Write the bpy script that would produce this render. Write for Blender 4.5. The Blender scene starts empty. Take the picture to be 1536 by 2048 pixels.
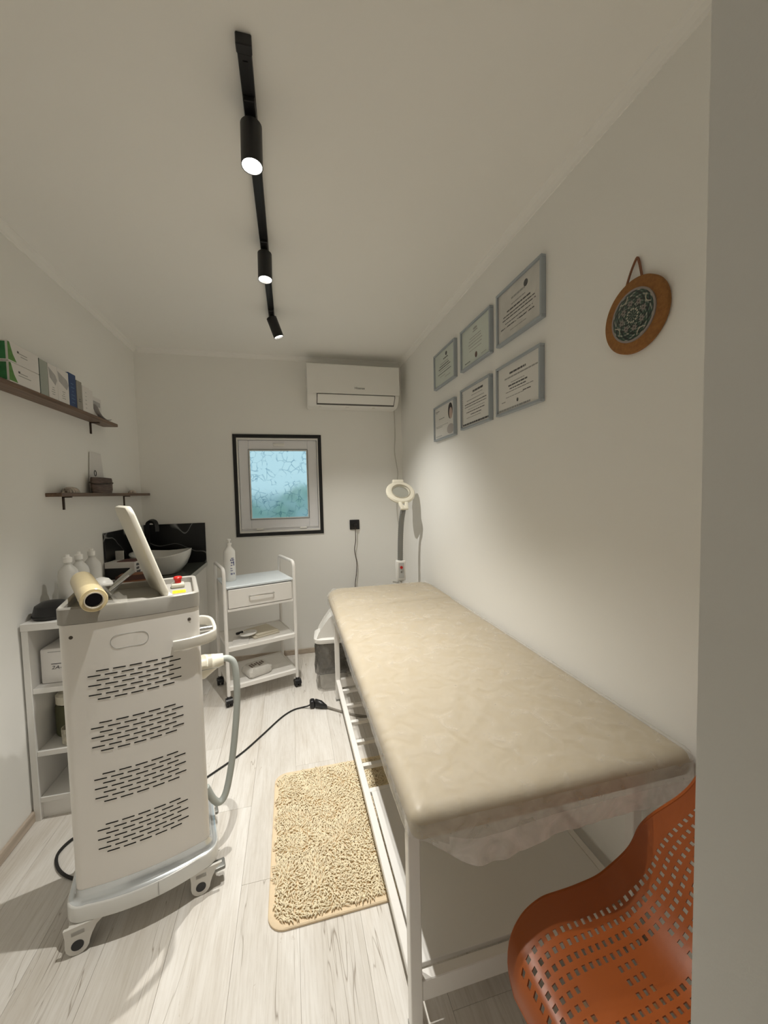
import bpy, bmesh, math, random
from mathutils import Vector, Matrix
from math import sin, cos, pi, radians as R
random.seed(7)
S = bpy.context.scene
COL = S.collection

# ------------------------------------------------------------------ camera
CAM_Z = 1.354
_f = 769.0                                   # focal length in pixels of the 1536x2048 frame
_d = Vector(((580-768)/_f, (988-1024)/_f, 1.0)).normalized()
_h = Vector((1.0, -math.tan(R(1.3)), 0.0))
_r = (_h - _d*_h.dot(_d)).normalized()
_u = -_d.cross(_r)
rows = (_r, _d, _u)                          # world X, Y, Z in camera axes (right, down, forward)
cm = bpy.data.cameras.new('camera')
cam = bpy.data.objects.new('camera', cm)
COL.objects.link(cam)
cam.matrix_world = Matrix((
    (rows[0][0], -rows[0][1], -rows[0][2], 0.0),
    (rows[1][0], -rows[1][1], -rows[1][2], 0.0),
    (rows[2][0], -rows[2][1], -rows[2][2], CAM_Z),
    (0, 0, 0, 1)))
cm.sensor_fit = 'VERTICAL'
cm.sensor_height = 36.0
cm.lens = 36.0*_f/2048.0
cm.clip_start = 0.01
S.camera = cam

# ------------------------------------------------------------------ world, exposure
W = bpy.data.worlds.new('world')
S.world = W
W.use_nodes = True
bgn = W.node_tree.nodes['Background']
bgn.inputs[0].default_value = (0.60, 0.85, 0.94, 1)
bgn.inputs[1].default_value = 0.70
S.view_settings.view_transform = 'Standard'
S.view_settings.look = 'None'
S.view_settings.gamma = 1.0
S.view_settings.use_curve_mapping = False
S.view_settings.exposure = 0.34
SPOT_W = 78.0
HALL_FILL_W = 0.6
LAMP_COL = (1.0, 0.97, 0.895)
try:
    S.cycles.max_bounces = 14
    S.cycles.diffuse_bounces = 8
    S.cycles.transparent_max_bounces = 16
    S.cycles.sample_clamp_indirect = 8
except Exception:
    pass

# ------------------------------------------------------------------ materials
MATS = {}
def mat(name, col, rough=0.5, metal=0.0, var=0.04, vs=8.0, bump=0.0, bs=200.0, coat=0.0, emit=None, es=0.0, trans=0.0, ior=1.45, alpha=1.0, sub=0.0):
    if name in MATS: return MATS[name]
    m = bpy.data.materials.new(name); m.use_nodes = True
    nt = m.node_tree; b = nt.nodes['Principled BSDF']
    tc = nt.nodes.new('ShaderNodeTexCoord')
    if var > 0:
        n = nt.nodes.new('ShaderNodeTexNoise'); n.inputs['Scale'].default_value = vs; n.inputs['Detail'].default_value = 3
        nt.links.new(tc.outputs['Object'], n.inputs['Vector'])
        mx = nt.nodes.new('ShaderNodeMix'); mx.data_type = 'RGBA'
        mx.inputs['A'].default_value = (*[c*(1-var) for c in col], 1)
        mx.inputs['B'].default_value = (*[min(1, c*(1+var)) for c in col], 1)
        nt.links.new(n.outputs['Fac'], mx.inputs['Factor'])
        nt.links.new(mx.outputs['Result'], b.inputs['Base Color'])
    else:
        b.inputs['Base Color'].default_value = (*col, 1)
    b.inputs['Roughness'].default_value = rough
    b.inputs['Metallic'].default_value = metal
    b.inputs['IOR'].default_value = ior
    b.inputs['Transmission Weight'].default_value = trans
    b.inputs['Coat Weight'].default_value = coat
    b.inputs['Alpha'].default_value = alpha
    b.inputs['Subsurface Weight'].default_value = sub
    if emit:
        b.inputs['Emission Color'].default_value = (*emit, 1); b.inputs['Emission Strength'].default_value = es
    if bump > 0:
        n2 = nt.nodes.new('ShaderNodeTexNoise'); n2.inputs['Scale'].default_value = bs; n2.inputs['Detail'].default_value = 4
        nt.links.new(tc.outputs['Object'], n2.inputs['Vector'])
        bp = nt.nodes.new('ShaderNodeBump'); bp.inputs['Strength'].default_value = bump; bp.inputs['Distance'].default_value = 0.002
        nt.links.new(n2.outputs['Fac'], bp.inputs['Height']); nt.links.new(bp.outputs['Normal'], b.inputs['Normal'])
    MATS[name] = m
    return m

def wood(name, c1, c2, scale=(30, 2, 30), rough=0.5):
    m = bpy.data.materials.new(name); m.use_nodes = True
    nt = m.node_tree; b = nt.nodes['Principled BSDF']
    tc = nt.nodes.new('ShaderNodeTexCoord'); mp = nt.nodes.new('ShaderNodeMapping'); mp.inputs['Scale'].default_value = scale
    n = nt.nodes.new('ShaderNodeTexNoise'); n.inputs['Scale'].default_value = 2.0; n.inputs['Detail'].default_value = 6
    cr = nt.nodes.new('ShaderNodeValToRGB'); cr.color_ramp.elements[0].position = 0.3; cr.color_ramp.elements[1].position = 0.7
    cr.color_ramp.elements[0].color = (*c1, 1); cr.color_ramp.elements[1].color = (*c2, 1)
    nt.links.new(tc.outputs['Object'], mp.inputs[0]); nt.links.new(mp.outputs[0], n.inputs['Vector'])
    nt.links.new(n.outputs['Fac'], cr.inputs[0]); nt.links.new(cr.outputs[0], b.inputs['Base Color'])
    b.inputs['Roughness'].default_value = rough
    return m

def floor_mat():
    m = bpy.data.materials.new('whitewashed_oak'); m.use_nodes = True
    nt = m.node_tree; N = nt.nodes; L = nt.links; b = N['Principled BSDF']
    g = N.new('ShaderNodeNewGeometry'); oi = N.new('ShaderNodeObjectInfo')
    sc = N.new('ShaderNodeVectorMath'); sc.operation = 'SCALE'; sc.inputs['Scale'].default_value = 7.3
    cb = N.new('ShaderNodeCombineXYZ'); L.new(oi.outputs['Random'], cb.inputs[0]); L.new(oi.outputs['Random'], cb.inputs[1]); L.new(oi.outputs['Random'], cb.inputs[2])
    L.new(cb.outputs[0], sc.inputs[0])
    ad = N.new('ShaderNodeVectorMath'); ad.operation = 'ADD'; L.new(g.outputs['Position'], ad.inputs[0]); L.new(sc.outputs[0], ad.inputs[1])
    def nz(scale, detail, rough=0.6, dist=0.0):
        mp = N.new('ShaderNodeMapping'); mp.inputs['Scale'].default_value = scale; L.new(ad.outputs[0], mp.inputs[0])
        n = N.new('ShaderNodeTexNoise'); n.inputs['Scale'].default_value = 1.0; n.inputs['Detail'].default_value = detail
        n.inputs['Roughness'].default_value = rough; n.inputs['Distortion'].default_value = dist
        L.new(mp.outputs[0], n.inputs['Vector']); return n
    def ramp(n, p0, c0, p1, c1):
        r = N.new('ShaderNodeValToRGB'); e = r.color_ramp.elements
        e[0].position = p0; e[0].color = c0; e[1].position = p1; e[1].color = c1
        L.new(n.outputs['Fac'], r.inputs[0]); return r
    def mul(a, bb, f=1.0):
        x = N.new('ShaderNodeMix'); x.data_type = 'RGBA'; x.blend_type = 'MULTIPLY'; x.inputs['Factor'].default_value = f
        L.new(a, x.inputs['A']); L.new(bb, x.inputs['B']); return x.outputs['Result']
    w = (1, 1, 1, 1)
    base = ramp(nz((9, 1.3, 9), 5, 0.6, 0.6), 0.3, (0.62, 0.58, 0.525, 1), 0.62, (0.76, 0.735, 0.70, 1)).outputs[0]
    fine = ramp(nz((150, 7, 80), 5, 0.75), 0.30, (0.76, 0.73, 0.69, 1), 0.56, w).outputs[0]
    # long wavering cracks: the zero line of a stretched noise
    cn = nz((13, 0.8, 13), 3, 0.55, 0.4)
    sb = N.new('ShaderNodeMath'); sb.operation = 'SUBTRACT'; sb.inputs[1].default_value = 0.5; L.new(cn.outputs['Fac'], sb.inputs[0])
    ab = N.new('ShaderNodeMath'); ab.operation = 'ABSOLUTE'; L.new(sb.outputs[0], ab.inputs[0])
    cr = N.new('ShaderNodeValToRGB'); cr.color_ramp.elements[0].position = 0.0; cr.color_ramp.elements[0].color = (0.42, 0.37, 0.32, 1)
    cr.color_ramp.elements[1].position = 0.0045; cr.color_ramp.elements[1].color = w; L.new(ab.outputs[0], cr.inputs[0])
    msk = ramp(nz((7, 2.6, 7), 3, 0.6), 0.50, (0, 0, 0, 1), 0.60, w)
    crk = N.new('ShaderNodeMix'); crk.data_type = 'RGBA'; crk.inputs['A'].default_value = w
    L.new(msk.outputs[0], crk.inputs['Factor']); L.new(cr.outputs[0], crk.inputs['B'])
    kn = ramp(nz((42, 14, 42), 4, 0.75, 1.4), 0.66, w, 0.74, (0.66, 0.59, 0.52, 1)).outputs[0]
    col = mul(mul(mul(base, fine, 0.6), crk.outputs['Result'], 0.9), kn, 0.8)
    hv = N.new('ShaderNodeHueSaturation'); mr = N.new('ShaderNodeMapRange'); mr.inputs[3].default_value = 0.965; mr.inputs[4].default_value = 1.03
    L.new(oi.outputs['Random'], mr.inputs[0]); L.new(mr.outputs[0], hv.inputs['Value']); L.new(col, hv.inputs['Color'])
    L.new(hv.outputs[0], b.inputs['Base Color']); b.inputs['Roughness'].default_value = 0.5
    bp = N.new('ShaderNodeBump'); bp.inputs['Strength'].default_value = 0.25; bp.inputs['Distance'].default_value = 0.002
    L.new(col, bp.inputs['Height']); L.new(bp.outputs[0], b.inputs['Normal'])
    return m

def film_mat(name, fac, col=(0.9, 0.88, 0.85), rough=0.3):
    m = bpy.data.materials.new(name); m.use_nodes = True
    nt = m.node_tree; N = nt.nodes; L = nt.links; b = N['Principled BSDF']; out = N['Material Output']
    b.inputs['Base Color'].default_value = (*col, 1); b.inputs['Roughness'].default_value = rough
    tr = N.new('ShaderNodeBsdfTransparent'); mx = N.new('ShaderNodeMixShader')
    tc = N.new('ShaderNodeTexCoord'); n = N.new('ShaderNodeTexNoise'); n.inputs['Scale'].default_value = 14; n.inputs['Detail'].default_value = 5; n.inputs['Distortion'].default_value = 1.2
    L.new(tc.outputs['Object'], n.inputs['Vector'])
    mr = N.new('ShaderNodeMapRange'); mr.inputs[1].default_value = 0.3; mr.inputs[2].default_value = 0.7
    mr.inputs[3].default_value = fac*0.7; mr.inputs[4].default_value = min(1, fac*1.3); L.new(n.outputs['Fac'], mr.inputs[0])
    n2 = N.new('ShaderNodeTexNoise'); n2.inputs['Scale'].default_value = 34; n2.inputs['Detail'].default_value = 5; n2.inputs['Distortion'].default_value = 0.25
    L.new(tc.outputs['Object'], n2.inputs['Vector'])
    bp = N.new('ShaderNodeBump'); bp.inputs['Strength'].default_value = 0.6; bp.inputs['Distance'].default_value = 0.002
    L.new(n2.outputs['Fac'], bp.inputs['Height']); L.new(bp.outputs[0], b.inputs['Normal'])
    L.new(mr.outputs[0], mx.inputs[0]); L.new(tr.outputs[0], mx.inputs[1]); L.new(b.outputs[0], mx.inputs[2]); L.new(mx.outputs[0], out.inputs['Surface'])
    return m

M_wall = mat('wall_paint', (0.875, 0.868, 0.84), 0.85, var=0.012, vs=2.0, bump=0.06, bs=260)
M_ceil = mat('ceiling_paint', (0.90, 0.892, 0.865), 0.9, var=0.01, vs=2.0, bump=0.04, bs=200)
M_white = mat('white_lacquer', (0.80, 0.79, 0.77), 0.4, var=0.015)
M_wmetal = mat('white_powder_coat', (0.83, 0.81, 0.78), 0.38, var=0.015)
M_wplast = mat('white_plastic', (0.84, 0.83, 0.80), 0.35, var=0.015)
M_black = mat('black_metal', (0.012, 0.012, 0.013), 0.42, var=0.1)
M_blackp = mat('black_plastic', (0.014, 0.014, 0.015), 0.35, var=0.1)
M_rubber = mat('black_rubber', (0.02, 0.019, 0.018), 0.7, var=0.1)
M_floor = floor_mat()
M_subfl = mat('floor_joint', (0.34, 0.30, 0.26), 0.9)
M_base = wood('baseboard_wood', (0.40, 0.33, 0.26), (0.56, 0.48, 0.40), (8, 2, 30))
M_shelf = wood('dark_walnut', (0.085, 0.050, 0.032), (0.19, 0.115, 0.072), (40, 2, 40), 0.45)
M_bracket = mat('bracket_bronze', (0.05, 0.032, 0.022), 0.5, 0.3)
M_silver = mat('silver_paint', (0.50, 0.52, 0.52), 0.36, 0.45, var=0.03)
M_chrome = mat('chrome', (0.75, 0.75, 0.74), 0.18, 1.0, var=0.02)
M_grey = mat('grey_band', (0.36, 0.345, 0.315), 0.42, 0.1, var=0.02)
M_mach = mat('machine_white', (0.80, 0.775, 0.74), 0.38, var=0.012)
M_beige = mat('beige_vinyl', (0.42, 0.345, 0.225), 0.5, var=0.04, vs=5, bump=0.15, bs=60)
M_film = film_mat('clear_cover_film', 0.24, (0.84, 0.80, 0.74), 0.33)
M_skirt = film_mat('loose_cover_film', 0.34, (0.80, 0.79, 0.77))
M_hem = film_mat('gathered_cover_film', 0.52, (0.88, 0.88, 0.87))
M_red = mat('red_plastic', (0.55, 0.02, 0.015), 0.35)
M_yellow = mat('yellow_sticker', (0.85, 0.62, 0.02), 0.5, var=0.03)
M_print = mat('dark_print', (0.10, 0.10, 0.105), 0.7, var=0.1)
M_printg = mat('grey_print', (0.36, 0.36, 0.35), 0.7, var=0.1)
M_paper = mat('certificate_paper', (0.74, 0.73, 0.70), 0.55, var=0.05, vs=9)
M_paperg = mat('pale_green_paper', (0.62, 0.67, 0.62), 0.55, var=0.10, vs=9)
M_papers = mat('grey_patterned_paper', (0.62, 0.61, 0.58), 0.55, var=0.16, vs=14)
M_frame = mat('silver_blue_frame', (0.40, 0.44, 0.48), 0.42, 0.35, var=0.04)
M_orange = mat('orange_plastic', (0.33, 0.082, 0.016), 0.40, var=0.03, bump=0.05, bs=500)
M_cork = mat('cork', (0.30, 0.135, 0.04), 0.85, var=0.35, vs=110, bump=0.6, bs=300)
M_leather = mat('brown_leather', (0.20, 0.075, 0.03), 0.5, var=0.2, vs=30)
M_rug = mat('cream_shag', (0.84, 0.745, 0.55), 0.95, var=0.06, vs=30)
M_rugb = mat('rug_backing', (0.74, 0.60, 0.42), 0.95, var=0.05, vs=60, bump=0.3, bs=400)
M_hose = mat('grey_hose', (0.42, 0.45, 0.43), 0.5, var=0.03)
M_ivory = mat('ivory_plastic', (0.80, 0.76, 0.64), 0.35, var=0.02)
M_goose = mat('gooseneck_grey', (0.24, 0.24, 0.225), 0.45, 0.5, var=0.1, vs=120)
M_lens = mat('magnifier_lens', (0.93, 0.97, 0.96), 0.03, trans=1.0, ior=1.3, var=0)
M_bag = film_mat('grey_bag_film', 0.8, (0.10, 0.092, 0.08), 0.22)
M_marble = None
M_green = mat('box_green', (0.035, 0.19, 0.065), 0.5, var=0.6, vs=30)
M_navy = mat('box_navy', (0.015, 0.05, 0.16), 0.45, var=0.4, vs=14)
M_sage = mat('box_sage_grey', (0.34, 0.37, 0.33), 0.5, var=0.05)
M_khaki = mat('box_khaki_grey', (0.30, 0.285, 0.25), 0.5, var=0.06)
M_carton = mat('white_carton', (0.74, 0.72, 0.70), 0.5, var=0.02)
M_olive = mat('olive_fabric', (0.10, 0.10, 0.055), 0.8, var=0.2, vs=30)
M_glow = mat('lamp_glow', (1, 1, 1), 0.5, var=0, emit=(1.0, 0.96, 0.88), es=9.0)
M_reflect = mat('lamp_reflector', (0.85, 0.85, 0.85), 0.25, 0.9, var=0)

def marble():
    m = bpy.data.materials.new('black_marble'); m.use_nodes = True
    nt = m.node_tree; N = nt.nodes; L = nt.links; b = N['Principled BSDF']
    tc = N.new('ShaderNodeTexCoord'); n = N.new('ShaderNodeTexNoise'); n.inputs['Scale'].default_value = 3.0; n.inputs['Detail'].default_value = 1.5; n.inputs['Distortion'].default_value = 0.3
    L.new(tc.outputs['Object'], n.inputs['Vector'])
    sb = N.new('ShaderNodeMath'); sb.operation = 'SUBTRACT'; sb.inputs[1].default_value = 0.5; L.new(n.outputs['Fac'], sb.inputs[0])
    ab = N.new('ShaderNodeMath'); ab.operation = 'ABSOLUTE'; L.new(sb.outputs[0], ab.inputs[0])
    r = N.new('ShaderNodeValToRGB'); r.color_ramp.elements[0].position = 0.0; r.color_ramp.elements[0].color = (0.30, 0.30, 0.30, 1)
    r.color_ramp.elements[1].position = 0.006; r.color_ramp.elements[1].color = (0.006, 0.006, 0.007, 1)
    L.new(ab.outputs[0], r.inputs[0]); L.new(r.outputs[0], b.inputs['Base Color']); b.inputs['Roughness'].default_value = 0.3
    return m
M_marble = marble()

# ------------------------------------------------------------------ builders
def link(o, parent=None):
    COL.objects.link(o)
    if parent is not None: o.parent = parent
    return o
def obj(name, bm, m, parent=None, smooth=False, loc=None, rot=None):
    me = bpy.data.meshes.new(name)
    bmesh.ops.recalc_face_normals(bm, faces=bm.faces[:])
    bm.to_mesh(me); bm.free()
    for mm in (m if isinstance(m, (list, tuple)) else [m]): me.materials.append(mm)
    if smooth:
        for p in me.polygons: p.use_smooth = True
        try: me.set_sharp_from_angle(angle=R(38))
        except Exception: pass
    o = bpy.data.objects.new(name, me)
    if loc is not None: o.location = loc
    if rot is not None: o.rotation_euler = rot
    return link(o, parent)
def thing(name, label, cat, loc=(0, 0, 0), rotz=0.0, group=None):
    o = bpy.data.objects.new(name, None); o.empty_display_size = 0.05
    o.location = loc; o.rotation_euler = (0, 0, rotz); o['label'] = label; o['category'] = cat
    if group: o['group'] = group
    return link(o)
def tag(o, label, cat, group=None):
    o['label'] = label; o['category'] = cat
    if group: o['group'] = group
    return o
def struct(o):
    o['kind'] = 'structure'; return o
def B(): return bmesh.new()
def box(bm, lo, hi, r=0.0, seg=2, M=None):
    lo = Vector(lo); hi = Vector(hi); c = (lo+hi)/2; s = hi-lo
    g = bmesh.ops.create_cube(bm, size=1.0)['verts']
    for v in g: v.co = Vector((v.co.x*s.x, v.co.y*s.y, v.co.z*s.z)) + c
    if r > 0:
        ed = list({e for v in g for e in v.link_edges})
        res = bmesh.ops.bevel(bm, geom=ed, offset=min(r, min(s)*0.49), segments=seg, affect='EDGES', profile=0.5)
        g = list({v for f in res['faces'] for v in f.verts} | {v for v in g if v.is_valid})
    if M is not None:
        for v in g: v.co = M @ v.co
    return g
def bx(lo, hi, r=0.0, seg=2, M=None):
    bm = B(); box(bm, lo, hi, r, seg, M); return bm
def loft(bm, rings, cap0=True, cap1=True, closed=True):
    vs = [[bm.verts.new(p) for p in ring] for ring in rings]
    n = len(vs[0])
    for a, b in zip(vs[:-1], vs[1:]):
        for i in range(n if closed else n-1):
            j = (i+1) % n
            try: bm.faces.new((a[i], a[j], b[j], b[i]))
            except ValueError: pass
    if cap0: bm.faces.new(list(reversed(vs[0])))
    if cap1: bm.faces.new(vs[-1])
    return vs
def circ(r, z, n=24, cx=0.0, cy=0.0, ry=None, power=None):
    out = []
    for k in range(n):
        a = 2*pi*k/n; c, s = cos(a), sin(a)
        if power:
            c = math.copysign(abs(c)**power, c); s = math.copysign(abs(s)**power, s)
        out.append(Vector((cx + r*c, cy + (ry or r)*s, z)))
    return out
def lathe(bm, prof, n=24, cx=0, cy=0, cap0=True, cap1=True):
    return loft(bm, [circ(max(r, 1e-5), z, n, cx, cy) for r, z in prof], cap0, cap1)
def smooth_path(pts, k=6):
    P = [Vector(p) for p in pts]
    if len(P) < 3: return P
    out = []
    for i in range(len(P)-1):
        p0 = P[max(i-1, 0)]; p1 = P[i]; p2 = P[i+1]; p3 = P[min(i+2, len(P)-1)]
        for j in range(k):
            t = j/k
            out.append(0.5*((2*p1) + (p2-p0)*t + (2*p0-5*p1+4*p2-p3)*t*t + (3*p1-p0-3*p2+p3)*t*t*t))
    out.append(P[-1]); return out
def sweep(bm, pts, section, closed=False, up=Vector((0, 0, 1))):
    """section: list of (a, b) offsets along side and up"""
    rings = []; n = len(pts); prev = None
    for i, p in enumerate(pts):
        if closed: t = (pts[(i+1) % n]-pts[i-1])
        else: t = pts[min(i+1, n-1)]-pts[max(i-1, 0)]
        t.normalize()
        if prev is None:
            ref = up if abs(t.dot(up)) < 0.95 else Vector((1, 0, 0))
            s = t.cross(ref).normalized()
        else:
            s = prev - t*prev.dot(t)
            s = s.normalized() if s.length > 1e-6 else t.orthogonal().normalized()
        prev = s; u = s.cross(t).normalized()
        rings.append([p + s*a + u*b for a, b in section])
    if closed:
        rings.append([v.copy() for v in rings[0]])
        r = loft(bm, rings, False, False); bmesh.ops.remove_doubles(bm, verts=bm.verts[:], dist=1e-6); return r
    return loft(bm, rings)
def tube(bm, pts, r, n=8, k=6, smooth=True, closed=False):
    P = smooth_path(pts, k) if smooth else [Vector(p) for p in pts]
    sweep(bm, P, [(r*cos(2*pi*i/n), r*sin(2*pi*i/n)) for i in range(n)], closed)
def cyl(bm, p0, p1, r, n=16, r1=None):
    p0 = Vector(p0); p1 = Vector(p1); t = (p1-p0).normalized()
    s = t.orthogonal().normalized(); u = t.cross(s)
    loft(bm, [[p + s*(q*cos(2*pi*i/n)) + u*(q*sin(2*pi*i/n)) for i in range(n)] for p, q in ((p0, r), (p1, r if r1 is None else r1))])
def prism(bm, pts2, z0, z1, M=None):
    r0 = [Vector((x, y, z0)) for x, y in pts2]; r1 = [Vector((x, y, z1)) for x, y in pts2]
    if M is not None: r0 = [M @ v for v in r0]; r1 = [M @ v for v in r1]
    loft(bm, [r0, r1])
def rrect(w, d, r, n=6, cx=0.0, cy=0.0):
    out = []
    for qx, qy, a0 in ((1, -1, -pi/2), (1, 1, 0), (-1, 1, pi/2), (-1, -1, pi)):
        ox = cx + qx*(w/2-r); oy = cy + qy*(d/2-r)
        for k in range(n+1):
            a = a0 + (pi/2)*k/n
            out.append((ox + r*cos(a), oy + r*sin(a)))
    return out
def ring3(pts2, z): return [Vector((x, y, z)) for x, y in pts2]
def text(name, body, size, m, parent, loc, rot, extrude=0.0003, sx=1.0, sh=0.0, align='CENTER'):
    cu = bpy.data.curves.new(name, 'FONT'); cu.body = body; cu.size = size; cu.extrude = extrude; cu.align_x = align; cu.align_y = 'CENTER'; cu.resolution_u = 3; cu.shear = sh
    t = bpy.data.objects.new(name, cu); COL.objects.link(t)
    dg = bpy.context.evaluated_depsgraph_get(); me = bpy.data.meshes.new_from_object(t.evaluated_get(dg))
    bpy.data.objects.remove(t); bpy.data.curves.remove(cu)
    me.name = name; me.materials.clear(); me.materials.append(m)
    for v in me.vertices: v.co.x *= sx
    o = bpy.data.objects.new(name, me); o.location = loc; o.rotation_euler = rot
    return link(o, parent)

XL, XR, YB, ZC = -1.10, 0.975, 3.28, 2.467
YF = 0.18                                      # room face of the front wall

# ------------------------------------------------------------------ room shell
# floor slab with planks
fl = struct(obj('floor', bx((-1.5, -1.6, -0.06), (1.5, 3.36, -0.003)), M_subfl))
pw, pl, gap = 0.192, 1.285, 0.0007
col = 0
x = XL - 0.07
while x < XR + 0.02:
    y = -1.6 + [-0.9, -0.35, -0.75, -0.1, -0.55][col % 5]
    while y < YB:
        y0, y1 = max(y, -1.6), min(y+pl, YB+0.02)
        if y1 - y0 > 0.02:
            lo = (max(x, XL-0.02)+gap/2, y0+gap/2, -0.003); hi = (min(x+pw, XR+0.02)-gap/2, y1-gap/2, 0.0)
            if hi[0]-lo[0] > 0.01: obj('plank', bx(lo, hi, 0.0004, 1), M_floor, fl)
        y += pl
    x += pw; col += 1
struct(obj('ceiling', bx((-1.5, -1.6, ZC), (1.5, 3.4, ZC+0.1)), M_ceil))
struct(obj('wall_left', bx((XL-0.12, YF-0.14, 0), (XL, YB+0.12, ZC)), M_wall))
struct(obj('wall_right', bx((XR, YF-0.14, 0), (XR+0.12, YB+0.12, ZC)), M_wall))
# back wall with the window hole
WX0, WX1, WZ0, WZ1 = -0.405, 0.242, 1.046, 1.810
bm = B()
box(bm, (XL, YB, 0), (WX0, YB+0.12, ZC)); box(bm, (WX1, YB, 0), (XR, YB+0.12, ZC))
box(bm, (WX0, YB, 0), (WX1, YB+0.12, WZ0)); box(bm, (WX0, YB, WZ1), (WX1, YB+0.12, ZC))
struct(obj('wall_back', bm, M_wall))
# front wall with the doorway the photo is taken through
bm = B()
box(bm, (XL-0.4, YF-0.14, 0), (-0.53, YF, ZC)); box(bm, (0.241, YF-0.14, 0), (XR+0.5, YF, ZC)); box(bm, (-0.53, YF-0.14, 2.1), (0.241, YF, ZC))
struct(obj('wall_front', bm, M_wall))
# hallway behind the doorway
for nm, lo, hi in (('wall_hall_left', (-1.5, -1.6, 0), (-1.38, YF-0.14, ZC)), ('wall_hall_right', (1.38, -1.6, 0), (1.5, YF-0.14, ZC)), ('wall_hall_back', (-1.5, -1.72, 0), (1.5, -1.6, ZC))):
    struct(obj(nm, bx(lo, hi), M_wall))
# baseboards and cornices
struct(obj('baseboard_back', bx((XL, YB-0.012, 0), (XR, YB, 0.042), 0.003, 1), M_base))
struct(obj('baseboard_left', bx((XL, YF, 0), (XL+0.012, YB-0.012, 0.046), 0.003, 1), M_base))
struct(obj('baseboard_right', bx((XR-0.012, YF, 0), (XR, YB-0.012, 0.042), 0.003, 1), M_base))
def cornice(name, p0, p1, nrm):
    bm = B(); n = Vector(nrm); q = 0.032
    prof = [(0, 0), (q, 0), (q*0.9, -0.005), (q*0.55, -q*0.35), (q*0.28, -q*0.7), (0.005, -q), (0, -q)]
    rings = [[Vector(p) + n*a + Vector((0, 0, b)) for a, b in prof] for p in (p0, p1)]
    loft(bm, rings); struct(obj(name, bm, M_ceil))
cornice('trim_1', (XR, YF, ZC), (XR, YB, ZC), (-1, 0, 0))
cornice('trim_2', (XL, YF, ZC), (XL, YB, ZC), (1, 0, 0))
cornice('trim_3', (XL+0.03, YB, ZC), (XR-0.03, YB, ZC), (0, -1, 0))
# unseen hallway lamp, added as soft fill light around the doorway
hl = thing('added_hall_lamp', 'unseen round white ceiling lamp added in the hallway as soft fill light', 'lamp', (0.0, -0.8, ZC))
bm = B(); lathe(bm, [(0.17, 0.0), (0.17, -0.02), (0.16, -0.03)], 32); obj('base', bm, M_wplast, hl, True)
bm = B(); lathe(bm, [(0.155, -0.0305), (0.14, -0.06), (0.08, -0.075), (0.001, -0.078)], 32)
obj('diffuser', bm, mat('hall_fill_glow', (1, 1, 1), 0.5, var=0, emit=(1, 0.95, 0.88), es=0.5), hl, True)
la = bpy.data.lights.new('hall_fill_light', 'AREA'); la.shape = 'DISK'; la.size = 0.3; la.energy = HALL_FILL_W; la.color = (1, 0.95, 0.88)
lo = bpy.data.objects.new('hall_fill_light', la); lo.location = (0, 0, -0.085); link(lo, hl)

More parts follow.
